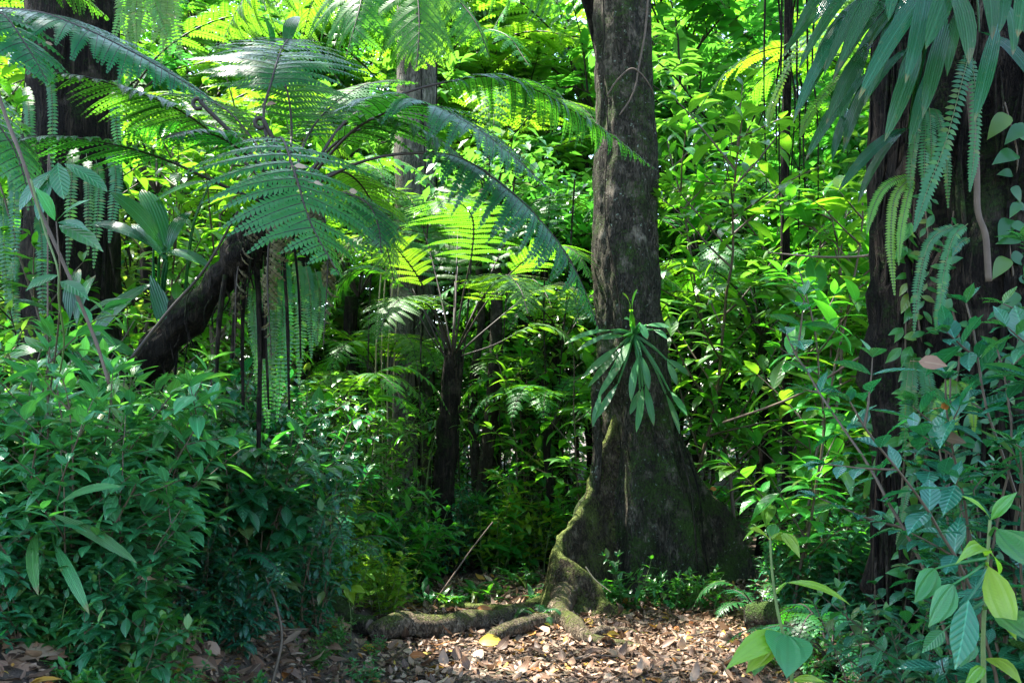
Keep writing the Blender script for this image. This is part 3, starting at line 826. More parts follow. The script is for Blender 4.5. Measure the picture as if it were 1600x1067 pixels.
# ------------------------------------------------------------------ tree ferns
def build_leaning_fern():
    base = G(120, 7.3, -.1)
    root = thing('tree_fern', 'leaning tree fern with black hairy trunk and wide arching fronds at left', 'tree fern', base)
    random.seed(61)
    C = catmull([base, P(170, 640, 7.0), P(225, 572, 6.8), P(300, 490, 6.6), P(370, 405, 6.4), P(425, 335, 6.3), P(445, 300, 6.3)], 40)
    g = Geo(); tube(g, C, [.105 + .02 * math.sin(i * .5) + .012 * math.sin(i * 1.7) for i in range(40)], 26, rough=.6, rfreq=9)
    link('trunk', local(g, base).mesh('trunk', M['bark_black']), root)
    # hanging fibrous roots and dead leaf stalks
    for (a, b, r) in [((372, 400), (362, 560), .02), ((385, 390), (380, 640), .016), ((400, 380), (404, 700), .022), ((415, 370), (420, 640), .012), ((352, 430), (338, 600), .018), 
                      ((440, 350), (452, 640), .014), ((455, 340), (470, 560), .010), ((425, 360), (412, 560), .02)]:
        p0, p1 = P(*a, 6.35), P(*b, 6.3 + rv(-.1, .1)); mid = (p0 + p1) / 2 + Vector((rv(-.04, .04), 0, 0))
        gg = Geo(); tube(gg, catmull([p0, mid, p1], 16), [r, r * .6], 6, rough=.4, rfreq=9)
        link('hanging_root', local(gg, base).mesh('hanging_root', M['bark_black']), root)
    for k in range(34):
        i = random.randint(12, 38); p0 = C[i] + Vector((rv(-.10, .10), rv(-.12, -.04), rv(-.10, .04))); ln = rv(.08, .45)
        gg = Geo(); tube(gg, catmull([p0, p0 + Vector((rv(-.05, .05), 0, -ln * .4)), p0 + Vector((rv(-.08, .08), rv(-.05, .05), -ln))], 12), [rv(.004, .012), .003], 5, rough=.4, rfreq=14)
        link('hanging_root', local(gg, base).mesh('hanging_root', M['bark_black']), root)
    kw = dict(spacing=.025, rr=.011, segf=.88)
    f = M['fern']
    add_frond(root, [P(455, 300, 6.3), P(428, 245, 6.0), P(440, 216, 5.6), P(462, 275, 5.15), P(486, 350, 4.95), P(530, 430, 4.85)], f, plen=.60, npairs=19, t0=.36, fwd=.15, pdroop=.55, lift=.05, seglen=.075, **kw)
    add_frond(root, [P(440, 300, 6.3), P(412, 190, 6.35), P(425, 125, 6.45), P(438, 82, 6.8), P(450, 62, 7.5), P(455, 70, 8.3)], f, plen=.68, npairs=22, t0=.36, fwd=.12, pdroop=.6, lift=.12, seglen=.075, **kw)
    add_frond(root, [P(475, 290, 6.3), P(540, 215, 6.1), P(590, 182, 5.85), P(655, 162, 5.55), P(725, 190, 5.35), P(790, 235, 5.2), P(852, 290, 5.1)], f, plen=.62, npairs=26, t0=.22, fwd=.5, pdroop=.75, lift=.15, seglen=.07, **kw)
    add_frond(root, [P(475, 285, 6.4), P(540, 190, 6.5), P(620, 150, 6.6), P(700, 128, 6.7), P(770, 120, 6.8), P(840, 142, 6.9), P(905, 180, 6.95), P(965, 220, 7.0), P(1024, 264, 7.0)], f, plen=.42, npairs=40, t0=.36, fwd=.35, pdroop=1.0, lift=.05, seglen=.055, spacing=.024, rr=.011, segf=.95)
    add_frond(root, [P(480, 295, 6.3), P(560, 255, 6.1), P(640, 240, 5.9), P(720, 248, 5.7), P(800, 302, 5.5), P(862, 366, 5.4), P(905, 435, 5.35), P(936, 515, 5.35)], f, plen=.44, npairs=38, t0=.34, fwd=.45, pdroop=1.1, lift=.05, seglen=.055, spacing=.024, rr=.011, segf=.95)
    add_frond(root, [P(430, 300, 6.3), P(340, 215, 6.2), P(280, 172, 6.05), P(215, 145, 5.85), P(130, 120, 5.6), P(40, 112, 5.4)], f, plen=.42, npairs=30, t0=.22, fwd=.35, pdroop=.5, lift=-.1, seglen=.055, **kw)
    add_frond(root, [P(430, 325, 6.3), P(345, 288, 6.1), P(255, 248, 5.85), P(175, 225, 5.6), P(85, 213, 5.35), P(-20, 222, 5.1)], f, plen=.45, npairs=30, t0=.36, fwd=.4, pdroop=.35, lift=-.05, seglen=.05, **kw)
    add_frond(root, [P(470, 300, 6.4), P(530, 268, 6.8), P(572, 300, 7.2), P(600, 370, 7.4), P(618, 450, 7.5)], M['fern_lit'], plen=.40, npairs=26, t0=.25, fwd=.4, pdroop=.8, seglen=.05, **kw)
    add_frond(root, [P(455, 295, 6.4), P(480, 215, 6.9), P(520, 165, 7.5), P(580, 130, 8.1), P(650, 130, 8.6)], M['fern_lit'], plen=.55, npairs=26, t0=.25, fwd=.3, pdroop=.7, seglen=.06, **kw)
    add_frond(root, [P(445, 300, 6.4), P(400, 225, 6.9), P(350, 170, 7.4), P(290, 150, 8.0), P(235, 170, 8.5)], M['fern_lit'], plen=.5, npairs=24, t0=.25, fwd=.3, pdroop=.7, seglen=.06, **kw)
    add_frond(root, [P(460, 310, 6.2), P(520, 300, 5.9), P(570, 315, 5.7), P(590, 350, 5.55), P(596, 395, 5.5)], f, plen=.26, npairs=18, t0=.3, fwd=.5, pdroop=.8, seglen=.045, **kw)
    add_frond(root, [P(450, 300, 6.2), P(395, 250, 5.9), P(345, 215, 5.7), P(300, 205, 5.5), P(262, 215, 5.35)], f, plen=.36, npairs=20, t0=.3, fwd=.4, pdroop=.7, seglen=.05, **kw)
    add_frond(root, [P(470, 292, 6.35), P(520, 228, 6.25), P(575, 198, 6.15), P(640, 196, 6.0), P(705, 232, 5.9), P(765, 292, 5.8)], f, plen=.55, npairs=24, t0=.22, fwd=.5, pdroop=.75, lift=.1, seglen=.065, **kw)
    add_frond(root, [P(440, 300, 6.4), P(385, 232, 6.5), P(325, 196, 6.6), P(255, 190, 6.6), P(190, 215, 6.6)], f, plen=.5, npairs=22, t0=.25, fwd=.4, pdroop=.7, seglen=.06, **kw)
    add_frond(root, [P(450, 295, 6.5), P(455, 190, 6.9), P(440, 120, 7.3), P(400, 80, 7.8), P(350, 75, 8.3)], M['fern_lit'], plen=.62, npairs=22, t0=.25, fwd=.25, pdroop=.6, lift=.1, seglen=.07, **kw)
    for pts in ([P(450, 310, 6.2), P(430, 320, 6.0), P(418, 420, 5.95), P(424, 560, 5.95)], [P(470, 315, 6.3), P(500, 320, 6.2), P(512, 400, 6.2), P(505, 540, 6.2)], [P(430, 320, 6.4), P(395, 330, 6.3), P(372, 420, 6.3), P(366, 560, 6.3)]):
        fd = add_frond(root, pts, M['frond_dead'], plen=.2, npairs=22, t0=.2, fwd=.7, pdroop=1.2, lift=-.3, seglen=.04, **kw)
        fd['label'] = 'dying grey-green frond hanging straight down'
    # curled croziers at the heart
    for (a, b) in [((440, 300), (318, 165)), ((460, 300), (415, 195))]:
        gg = Geo(); tip = P(*b, 6.2)
        pts = [P(*a, 6.3), P((a[0] + b[0]) / 2, (a[1] + b[1]) / 2 - 6, 6.25), tip] + [tip + Vector((math.cos(t) - 1, 0, math.sin(t))) * (.05 - .006 * t) * (1) for t in (.8, 1.8, 2.9, 4, 5.2)]
        tube(gg, catmull(pts, 40), [.014, .012], 7, rough=.2)
        link('crozier', local(gg, base).mesh('crozier', M['stem_dark']), root)
build_leaning_fern()

def build_corner_fern():
    base = G(-160, 6.6, -.1)
    root = thing('tree_fern', 'tree fern reaching in from the upper left corner, blue-grey frond tip hanging', 'tree fern', base)
    random.seed(62)
    g = Geo(); tube(g, catmull([base, P(-150, 400, 6.4), P(-120, 80, 6.2)], 24), [.12, .10], 14, rough=.4, rfreq=7)
    link('trunk', local(g, base).mesh('trunk', M['bark_black']), root)
    c = (-120, 75, 6.2); kw = dict(spacing=.024, rr=.010, seglen=.06, segf=.9)
    f = M['fern']
    add_frond(root, [P(*c), P(-40, 20, 5.8), P(50, 18, 5.5), P(120, 40, 5.35), P(200, 78, 5.25), P(270, 118, 5.2), P(338, 160, 5.15)], f, plen=.44, npairs=30, t0=.26, fwd=.55, pdroop=.55, lift=.05, roll=.25, **kw)
    add_frond(root, [P(*c), P(-50, 20, 5.6), P(0, 20, 5.2), P(40, 70, 5.0), P(75, 130, 4.9)], f, plen=.34, npairs=20, t0=.3, fwd=.5, pdroop=.6, **kw)
    add_frond(root, [P(*c), P(-80, 0, 6.6), P(0, -40, 7), P(90, -30, 7.2), P(170, 30, 7.4)], f, plen=.5, npairs=24, t0=.25, fwd=.4, pdroop=.7, **kw)
    add_frond(root, [P(*c), P(-90, 100, 5.7), P(-40, 150, 5.3), P(20, 230, 5.1), P(50, 320, 5.0)], f, plen=.34, npairs=20, t0=.25, fwd=.4, pdroop=.7, **kw)
    add_frond(root, [P(*c), P(-220, 0, 6.2), P(-320, 0, 6.2), P(-420, 60, 6.2), P(-500, 160, 6.2)], f, plen=.42, npairs=24, t0=.2, fwd=.4, pdroop=.7, **kw)
    add_frond(root, [P(*c), P(-180, 0, 5.6), P(-240, 0, 5.1), P(-300, 60, 4.7), P(-340, 160, 4.4)], f, plen=.42, npairs=24, t0=.2, fwd=.4, pdroop=.7, **kw)
build_corner_fern()

def build_central_fern():
    base = G(688, 11.2, -.1)
    root = thing('tree_fern', 'slender tree fern with bright backlit fronds in the middle of the scene', 'tree fern', base)
    random.seed(63)
    g = Geo(); tube(g, catmull([base, P(692, 780, 11.15), P(700, 680, 11.1), P(706, 590, 11), P(708, 545, 11)], 30), [.13, .10], 16, rough=.4, rfreq=9)
    link('trunk', local(g, base).mesh('trunk', M['bark_black']), root)
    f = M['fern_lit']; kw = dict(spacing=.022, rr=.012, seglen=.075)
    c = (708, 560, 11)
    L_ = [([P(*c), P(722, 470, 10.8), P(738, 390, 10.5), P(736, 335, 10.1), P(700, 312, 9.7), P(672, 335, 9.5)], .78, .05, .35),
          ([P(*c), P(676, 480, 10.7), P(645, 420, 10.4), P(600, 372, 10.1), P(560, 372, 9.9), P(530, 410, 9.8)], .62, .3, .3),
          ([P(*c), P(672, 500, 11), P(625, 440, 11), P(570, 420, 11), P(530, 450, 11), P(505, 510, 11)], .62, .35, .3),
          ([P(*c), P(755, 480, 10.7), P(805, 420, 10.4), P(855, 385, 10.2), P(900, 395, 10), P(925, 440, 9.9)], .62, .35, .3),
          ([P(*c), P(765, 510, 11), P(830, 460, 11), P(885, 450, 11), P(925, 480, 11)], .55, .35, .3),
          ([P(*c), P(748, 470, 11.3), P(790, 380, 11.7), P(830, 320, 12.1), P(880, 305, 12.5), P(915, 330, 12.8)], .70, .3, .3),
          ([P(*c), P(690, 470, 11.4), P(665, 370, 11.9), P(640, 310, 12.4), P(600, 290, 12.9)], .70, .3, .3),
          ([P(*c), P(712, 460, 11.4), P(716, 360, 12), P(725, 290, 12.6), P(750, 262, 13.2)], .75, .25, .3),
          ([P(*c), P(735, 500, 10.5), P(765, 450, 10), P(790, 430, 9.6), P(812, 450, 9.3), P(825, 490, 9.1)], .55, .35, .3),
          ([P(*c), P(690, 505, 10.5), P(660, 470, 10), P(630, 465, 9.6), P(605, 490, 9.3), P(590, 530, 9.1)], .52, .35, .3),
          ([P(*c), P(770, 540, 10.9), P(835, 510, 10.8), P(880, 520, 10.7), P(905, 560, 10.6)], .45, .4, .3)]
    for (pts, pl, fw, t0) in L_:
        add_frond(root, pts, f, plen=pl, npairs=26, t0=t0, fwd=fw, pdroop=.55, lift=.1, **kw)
    for k in range(9):      # bare dead stalks round the crown
        a = rv(-1.0, 1.0); gg = Geo()
        tube(gg, catmull([P(706, 600 - rv(0, 40), 11), P(706 + a * 50, 520, 11 - rv(-.3, .3)), P(706 + a * 110, 430 + rv(-20, 60), 11)], 14), [.012, .005], 5)
        link('leaf_stalk', local(gg, base).mesh('leaf_stalk', M['stem_dark']), root)
build_central_fern()

def build_top_fern():
    base = G(960, 11.8, -.1)
    root = thing('tree_fern', 'tall tree fern above the frame, bright pinnae hanging into the top edge', 'tree fern', base)
    random.seed(64)
    c = (590, -130, 9.6)
    g = Geo(); tube(g, catmull([base, P(965, 600, 11.8), P(965, 250, 11.6), P(880, -80, 10.8), P(588, -125, 9.6)], 30), [.10, .08], 14, rough=.35, rfreq=9)
    link('trunk', local(g, base).mesh('trunk', M['bark_black']), root)
    kw = dict(spacing=.02, rr=.010, seglen=.07, segf=.6)
    for pts, pl in [([P(*c), P(640, -70, 9.0), P(690, -25, 8.6), P(740, 30, 8.3), P(765, 90, 8.2)], .5),
                    ([P(*c), P(575, -80, 8.8), P(570, -30, 8.3), P(560, 20, 8.0), P(540, 90, 7.9)], .62),
                    ([P(*c), P(640, -90, 8.8), P(650, -30, 8.2), P(655, 40, 7.9), P(650, 110, 7.8)], .62),
                    ([P(*c), P(500, -90, 9.2), P(430, -50, 9.0), P(380, 0, 8.9), P(350, 60, 8.9)], .6),
                    ([P(*c), P(690, -110, 9.7), P(780, -70, 9.8), P(850, -20, 9.8), P(890, 40, 9.8)], .6),
                    ([P(*c), P(530, -60, 10), P(490, 0, 10.3), P(470, 70, 10.5)], .5)]:
        add_frond(root, pts, M['fern_lit'], plen=pl * 1.2, npairs=16, t0=.25, fwd=.45, pdroop=1.3, lift=-.1, **kw)
build_top_fern()

def fern_proto(seed, h, nf, flen, plen, mat='fern_lit'):
    random.seed(seed); tr = Geo()
    tube(tr, arc_pts((0, 0, -.1), (rv(-.2, .2), rv(-.2, .2), h), 14, .1, seed), [.09, .07], 9, rough=.35, rfreq=8)
    parts = []
    top = Vector((0, 0, h))
    for k in range(nf):
        a = 2 * PI * k / nf + rv(-.2, .2); e = rv(.55, 1.15)
        d = Vector((math.cos(a), math.sin(a), 0)); L = flen * rv(.85, 1.1)
        pts = [top, top + d * L * .25 + Vector((0, 0, L * .35 * e)), top + d * L * .6 + Vector((0, 0, L * .5 * e)), top + d * L * .9 + Vector((0, 0, L * .38 * e)), top + d * L * 1.1 + Vector((0, 0, L * .1 * e))]
        g, rg = frond_geo(pts, plen, 20, .2, .35, .6, seglen=.08, spacing=.034, rr=.012, costa=False, ns=30)
        parts.append((g.mesh('frond', M[mat]), rg.mesh('rachis', M['stem_dark'])))
    return dict(trunk=tr.mesh('trunk', M['bark_black']), fronds=parts)

def place_fern(pr, loc, rz, sc, label, group=None, name='tree_fern', cat='tree fern'):
    t = thing(name, label, cat, loc, group, (0, 0, rz), sc)
    link('trunk', pr['trunk'], t)
    for (fm, rm) in pr['fronds']:
        f = link('frond', fm, t); link('rachis', rm, f)
    return t
fp = [fern_proto(71, 2.6, 11, 1.7, .5), fern_proto(72, 3.6, 10, 1.9, .55), fern_proto(73, .12, 9, .8, .24, 'fern')]
place_fern(fp[0], G(878, 13.2), .4, 1.0, 'yellow-green tree fern half hidden behind the left side of the buttressed tree')
place_fern(fp[1], G(1090, 15.5), 1.4, 1.15, 'tree fern behind the upper right of the buttressed tree')
place_fern(fp[1], G(470, 13.0), 2.2, 1.05, 'tree fern glowing behind the leaning fern crown')
place_fern(fp[0], G(245, 11.5), .9, 1.35, 'bright tree fern behind the left fern-draped trunk')
place_fern(fp[1], G(760, 17.5), 3.0, 1.5, 'tall distant tree fern high above the central tree fern')
place_fern(fp[0], G(1320, 14.0), 2.0, 1.1, 'tree fern deep behind the right saplings')
for (k, px, Y, rz, sc, lb) in [(1, 180, 14, .4, 1.5, 'tall tree fern crown deep behind the left trunk'), (1, 640, 20, .9, 2.0, 'very tall pale tree fern far behind the pale grey trunk'), (0, 1190, 12.2, 2.6, 1.0, 'tree fern low among the sunlit right saplings'),
                       (1, 1060, 19, 1.7, 2.1, 'very tall tree fern crown right of the buttressed tree top'), (0, 560, 14.5, 1.1, 1.3, 'mid-height tree fern left of the pale grey trunk'), (1, 930, 21, .2, 2.2, 'tallest distant tree fern directly behind the buttressed trunk'), (1, 1420, 12, .8, 1.3, 'tree fern showing through behind the slim mossy trunk'), (1, 330, 18, 2.8, 1.9, 'high distant tree fern above the leaning fern trunk')]:
    place_fern(fp[k], G(px, Y), rz, sc, lb)
GF = 'low ferns on the forest floor'
for (px, Y, rz, sc, lb) in [(1185, 8.7, .3, .6, 'small ground fern right of the buttress foot'), (1300, 6.9, 1.2, .8, 'small ground fern among herbs right of the path'), (505, 8.8, 2.2, .9, 'ground fern on the lit bank left of the roots'),
                            (1090, 12.2, .6, 1.6, 'pale ground fern behind the right flare of the buttressed tree'), (440, 7.3, 1.9, .4, 'ground fern low on the shaded bank'), (842, 8.5, .9, .28, 'tiny fern growing between the surface roots'),
                            (1575, 3.9, 2.5, .6, 'dark ground fern in the lower right corner'), (330, 6.3, 1.1, .6, 'ground fern at the foot of the left shrubs')]:
    place_fern(fp[2], G(px, Y), rz, sc, lb, GF, 'ground_fern', 'fern')

# ------------------------------------------------------------------ strap-leaved plants
def px_leaf(root, b, t, width_px, mat, bend=.9, prof='strap', face=(0, -.75, .66), fold=.18, wave=.0, stalk=None, name='leaf', swing=0.0, rnd=None):
    """one blade from base pixel b=(px,py,Y) to tip t"""
    B, Tp = P(*b), P(*t); c = Tp - B; L0 = c.length; c.normalize()
    fv = Vector(face); N = (fv - c * fv.dot(c)).normalized()
    h = bend / 2
    D = c * math.cos(h) + N * math.sin(h); U = N * math.cos(h) - c * math.sin(h)
    L = L0 * h / max(1e-4, math.sin(h)) if abs(h) > 1e-3 else L0
    g = Geo()
    leaves(g, [tuple(B)], [tuple(D)], [tuple(U)], [L], [width_px * (b[2] + t[2]) / 2 / FOC], [bend], prof, fold, wave, rnd=np.array([rv(.1, .9) if rnd is None else rnd]))
    if stalk is not None:
        S = P(*stalk)
        tube(g, catmull([S, S.lerp(B, .55) + N * (B - S).length * .08, B], 10), [.008 * b[2] / 4, .004 * b[2] / 4], 5, cap=False)
    return link(name, local(g, root.location).mesh(name, M[mat]), root)

def root_mass(root, c, r, seed):
    random.seed(seed); g = Geo(); c = Vector(c)
    for k in range(26):
        a = rv(0, 6.28); d = Vector((math.cos(a), rv(-.9, .1), math.sin(a) * .9 - .25)) * r * rv(.5, 1.0)
        tube(g, catmull([c, c + d * .6 + Vector((0, -.3 * r, .1 * r)), c + d + Vector((0, 0, -r * rv(.2, .9)))], 10), [r * .22, r * .04], 5, rough=.4, rfreq=20)
    link('root_mass', local(g, root.location).mesh('root_mass', M['bark']), root)

def build_epiphytes():
    random.seed(81)
    # big strap-leaved epiphyte top right
    o = P(1500, -60, 4.5)
    r = thing('strap_leaf_epiphyte', 'large epiphyte with long drooping pleated leaves on the right black trunk', 'epiphyte', o)
    root_mass(r, P(1500, -60, 4.6), .22, 6); random.seed(84)
    L_ = [((1437, 18, 4.2), (1340, 158, 4.0), 36), ((1440, 8, 4.1), (1414, 132, 3.95), 34), ((1478, -12, 4.0), (1446, 78, 3.9), 40), ((1490, 14, 3.9), (1514, 102, 3.85), 38), ((1548, 82, 4.1), (1522, 192, 4.0), 30),
          ((1468, 78, 4.2), (1441, 186, 4.1), 32), ((1420, 112, 4.3), (1382, 222, 4.2), 34), ((1372, -6, 4.4), (1308, 112, 4.2), 28), ((1345, -10, 4.6), (1246, 112, 4.4), 26), ((1402, -40, 4.2), (1388, 34, 4.1), 30),
          ((1530, -40, 3.9), (1550, 64, 3.8), 36), ((1562, -30, 3.9), (1562, 52, 3.85), 32), ((1572, 28, 4.2), (1582, 88, 4.2), 24), ((1558, 78, 4.3), (1620, 140, 4.2), 30), ((1342, 105, 4.6), (1290, 196, 4.5), 28),
          ((1332, 155, 4.7), (1258, 252, 4.6), 26), ((1412, 58, 4.5), (1350, 168, 4.4), 30), ((1300, -12, 4.8), (1238, 62, 4.7), 24), ((1290, 20, 5.0), (1222, 90, 4.9), 22), ((1384, 30, 4.7), (1300, 130, 4.6), 30),
          ((1318, 196, 4.8), (1300, 252, 4.7), 18), ((1360, 150, 4.8), (1318, 240, 4.7), 26), ((1452, 130, 4.5), (1420, 230, 4.5), 26), ((1385, 232, 4.8), (1308, 302, 4.7), 24), ((1395, 238, 4.8), (1340, 320, 4.75), 20),
          ((1600, -20, 3.8), (1590, 60, 3.8), 34), ((1330, 40, 5.0), (1262, 150, 4.9), 26), ((1445, 60, 4.6), (1400, 150, 4.5), 30), ((1502, 40, 4.5), (1480, 120, 4.4), 26), ((1320, -30, 5), (1270, 40, 4.9), 26), ((1585, 40, 4.4), (1640, 90, 4.4), 30)]
    for k in range(16):
        bx, by, yy = rv(1300, 1450), rv(-30, 110), rv(4.5, 5.0); ln = rv(70, 120)
        L_.append(((bx, by, yy), (bx - ln * rv(.3, .75), by + ln * rv(.7, 1.0), yy - .1), rv(16, 26)))
    for i, (b, t, wd) in enumerate(L_):
        st = (1500 + (b[0] - 1500) * .25, -60 + (b[1] + 60) * .15 - 20, 4.4)
        b = (b[0] - (t[0] - b[0]) * .45, b[1] - (t[1] - b[1]) * .45, b[2] + .1)
        px_leaf(r, b, t, wd * .82, 'strap', rv(.6, 1.1), 'strap', (rv(-.45, .15), -.7, .7), .16, .0, st)
    # small epiphyte on the buttressed tree
    o = P(988, 520, 9.95)
    r = thing('strap_leaf_epiphyte', 'small epiphyte with radiating pale strap leaves on the buttressed trunk', 'epiphyte', o)
    c = (990, 522)
    root_mass(r, P(990, 522, 9.98), .12, 5); random.seed(83)
    for (b, t, wd) in [((955, 516), (882, 538), 12), ((958, 520), (902, 548), 12), ((968, 540), (908, 592), 14), ((975, 540), (918, 606), 13), ((985, 535), (962, 582), 15), ((978, 560), (934, 622), 14), ((966, 598), (928, 658), 13),
                      ((998, 556), (986, 628), 15), ((1002, 556), (1014, 610), 14), ((1008, 600), (1022, 666), 14), ((1004, 604), (994, 676), 14), ((1000, 608), (984, 648), 13), ((1040, 560), (1078, 588), 13), ((1042, 562), (1058, 602), 13),
                      ((1046, 610), (1074, 650), 13), ((1040, 615), (1062, 678), 12), ((984, 484), (972, 458), 13), ((988, 484), (996, 452), 13), ((985, 508), (975, 498), 11), ((1000, 505), (1012, 530), 14), ((1010, 508), (1048, 512), 11),
                      ((1020, 515), (1042, 530), 13), ((940, 612), (926, 668), 12), ((975, 525), (940, 530), 10)]:
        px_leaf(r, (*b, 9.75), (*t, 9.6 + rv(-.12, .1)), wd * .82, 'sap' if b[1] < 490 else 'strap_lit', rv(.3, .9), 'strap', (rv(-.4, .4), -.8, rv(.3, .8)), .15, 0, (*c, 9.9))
    # clump left, below the fern crown
    sets = [('strap-leaved clump with upright dark blades under the leaning fern', (245, 470, 7.2), [((255, 390), (172, 300), 34), ((258, 385), (222, 296), 34), ((240, 388), (140, 352), 22), ((262, 400), (300, 330), 26), ((330, 282), (226, 330), 22), ((250, 395), (330, 420), 24), ((248, 440), (130, 560), 34), ((235, 430), (280, 560), 30), ((262, 410), (205, 350), 26)], 'strap', 7.0),
            ('strap-leaved clump with broad arching blades at the left edge', (100, 600, 6.6), [((110, 500), (125, 420), 30), ((120, 510), (150, 430), 28), ((105, 520), (20, 470), 30), ((110, 540), (60, 620), 34), ((120, 530), (215, 560), 30), ((100, 530), (170, 640), 30), ((95, 540), (10, 560), 28), ((118, 520), (200, 470), 26)], 'strap', 6.4),
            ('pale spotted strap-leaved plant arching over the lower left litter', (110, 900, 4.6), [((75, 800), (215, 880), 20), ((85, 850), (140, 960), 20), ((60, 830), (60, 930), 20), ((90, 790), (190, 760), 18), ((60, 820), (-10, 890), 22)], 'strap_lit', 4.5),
            ('two upright dark blades rising above the upper fern frond', (440, 140, 7.6), [((424, 80), (409, 22), 24), ((448, 80), (466, 26), 24), ((440, 90), (436, 130), 14)], 'strap', 7.6),
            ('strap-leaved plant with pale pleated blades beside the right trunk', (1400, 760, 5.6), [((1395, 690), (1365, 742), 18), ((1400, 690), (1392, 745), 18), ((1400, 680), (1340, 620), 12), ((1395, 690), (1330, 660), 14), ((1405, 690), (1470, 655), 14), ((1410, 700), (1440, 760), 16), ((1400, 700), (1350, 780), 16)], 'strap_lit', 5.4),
            ('drooping strap-leaved plant low beside the right trunk', (1450, 840, 4.4), [((1460, 790), (1400, 860), 26), ((1470, 795), (1440, 880), 24), ((1480, 790), (1560, 780), 20), ((1475, 795), (1530, 850), 24), ((1465, 800), (1410, 800), 20), ((1470, 800), (1475, 900), 22)], 'strap', 4.3)]
    for (lb, c, lv, mt, Y) in sets:
        x0 = P(*c); base = Vector((x0.x, x0.y, ground_z(x0.x, x0.y)))
        r = thing('strap_leaf_plant', lb, 'plant', base)
        for (b, t, wd) in lv:
            dY = rv(-.35, .25)
            px_leaf(r, (*b, Y), (*t, Y + dY), wd * rv(.95, 1.15), mt, rv(.5, 1.1), 'strap', (rv(-.3, .3), -.6, .75), .15, .0, ((b[0] + c[0]) / 2, c[1], c[2]))
build_epiphytes()

# ------------------------------------------------------------------ foreground seedlings with hand-placed leaves
def seedling(label, stem, r, lv, cat='seedling', name='broadleaf_seedling', smat='stem_green', face=(0, -.65, .75)):
    base = P(*stem[0]); gz = ground_z(base.x, base.y)
    pts = [Vector((base.x, base.y, min(gz - .03, base.z)))] + [P(*s) for s in stem]
    root = thing(name, label, cat, pts[0])
    g = Geo(); tube(g, catmull(pts, 30), [r, r * .5], 7, rough=.1, rfreq=20)
    link('stem', local(g, pts[0]).mesh('stem', M[smat]), root)
    for (b, t, wd, mt, bend, prof, st, fc) in lv:
        px_leaf(root, b, t, wd, mt, bend, prof, fc or face, .16, .012, st, rnd=rv(.2, .8))
    return root
random.seed(91)
Y1 = 3.2
seedling('seedling with one big pale heart-shaped leaf beside the lower right path', [(1238, 1090, Y1), (1228, 1010, Y1), (1214, 950, Y1), (1206, 890, Y1), (1203, 838, Y1)], .007,
    [((1202, 842, Y1), (1170, 826, Y1 - .1), 24, 'yellow', .4, 'ovate', None, None), ((1204, 840, Y1), (1228, 842, Y1 + .1), 30, 'yellow', .3, 'ovate', None, None), ((1222, 832, Y1 + .05), (1250, 872, Y1 - .05), 22, 'yellow', .7, 'ovate', (1204, 842, Y1), None),
     ((1203, 840, Y1), (1212, 818, Y1 + .15), 20, 'big', .3, 'ovate', None, None),
     ((1228, 910, Y1), (1330, 946, Y1 - .1), 28, 'yellow', .8, 'ovate', (1213, 925, Y1), (0, -.25, 1)), ((1225, 990, Y1), (1133, 1046, Y1 - .15), 44, 'yellow', .8, 'ovate', (1226, 995, Y1), (.2, -.5, .8)),
     ((1230, 992, Y1 - .02), (1229, 1060, Y1 - .2), 78, 'big', .35, 'heart', (1229, 1000, Y1), (0, -.9, .5)), ((1212, 1004, Y1), (1165, 1052, Y1 - .05), 34, 'yellow', .6, 'ovate', (1228, 1000, Y1), None),
     ((1185, 1018, Y1 + .05), (1178, 1056, Y1), 30, 'big', .4, 'ovate', (1228, 1005, Y1), None), ((1238, 1062, Y1), (1290, 1066, Y1 - .1), 20, 'yellow', .5, 'ovate', None, None)])
Y2 = 2.9
seedling('tall sapling with large hanging ribbed leaves in the lower right corner', [(1537, 1100, Y2), (1536, 1000, Y2), (1541, 900, Y2), (1547, 812, Y2)], .009,
    [((1548, 812, Y2), (1501, 774, Y2 - .08), 18, 'yellow', .5, 'ellip', None, None), ((1548, 812, Y2), (1590, 768, Y2 - .05), 24, 'big', .4, 'ellip', None, None),
     ((1513, 936, Y2 - .1), (1492, 1046, Y2 - .18), 48, 'shrub', .3, 'ellip', (1540, 890, Y2), (0, -.98, .15)), ((1490, 912, Y2 - .1), (1450, 980, Y2 - .15), 42, 'big', .3, 'ovate', (1538, 880, Y2), (.1, -.95, .25)),
     ((1462, 888, Y2 - .05), (1428, 942, Y2 - .1), 40, 'big', .4, 'ovate', (1540, 872, Y2), (.1, -.9, .35)), ((1544, 884, Y2 - .05), (1588, 1000, Y2 - .2), 46, 'yellow', .5, 'ellip', (1542, 880, Y2), (-.5, -.8, .3)),
     ((1560, 956, Y2 - .12), (1640, 1016, Y2 - .3), 60, 'big', .5, 'ovate', (1538, 950, Y2), (-.1, -.7, .7)), ((1558, 826, Y2 - .15), (1640, 905, Y2 - .35), 62, 'big', .5, 'ellip', (1547, 835, Y2), (-.2, -.7, .7)),
     ((1538, 868, Y2), (1492, 882, Y2 - .2), 30, 'yellow', 1.3, 'ovate', (1543, 866, Y2), None), ((1545, 862, Y2), (1560, 900, Y2 + .1), 22, 'yellow', .6, 'ovate', (1545, 856, Y2), None),
     ((1540, 1028, Y2 - .05), (1598, 1072, Y2 - .2), 30, 'yellow', .9, 'ovate', None, None), ((1536, 1040, Y2), (1505, 1080, Y2 - .1), 22, 'yellow', .5, 'narrow', None, None),
     ((1520, 1000, Y2 + .15), (1500, 1042, Y2 + .1), 30, 'big', .5, 'ovate', (1537, 990, Y2), None), ((1475, 985, Y2), (1440, 1020, Y2 - .02), 26, 'shrub', .6, 'ovate', (1538, 940, Y2), None)])
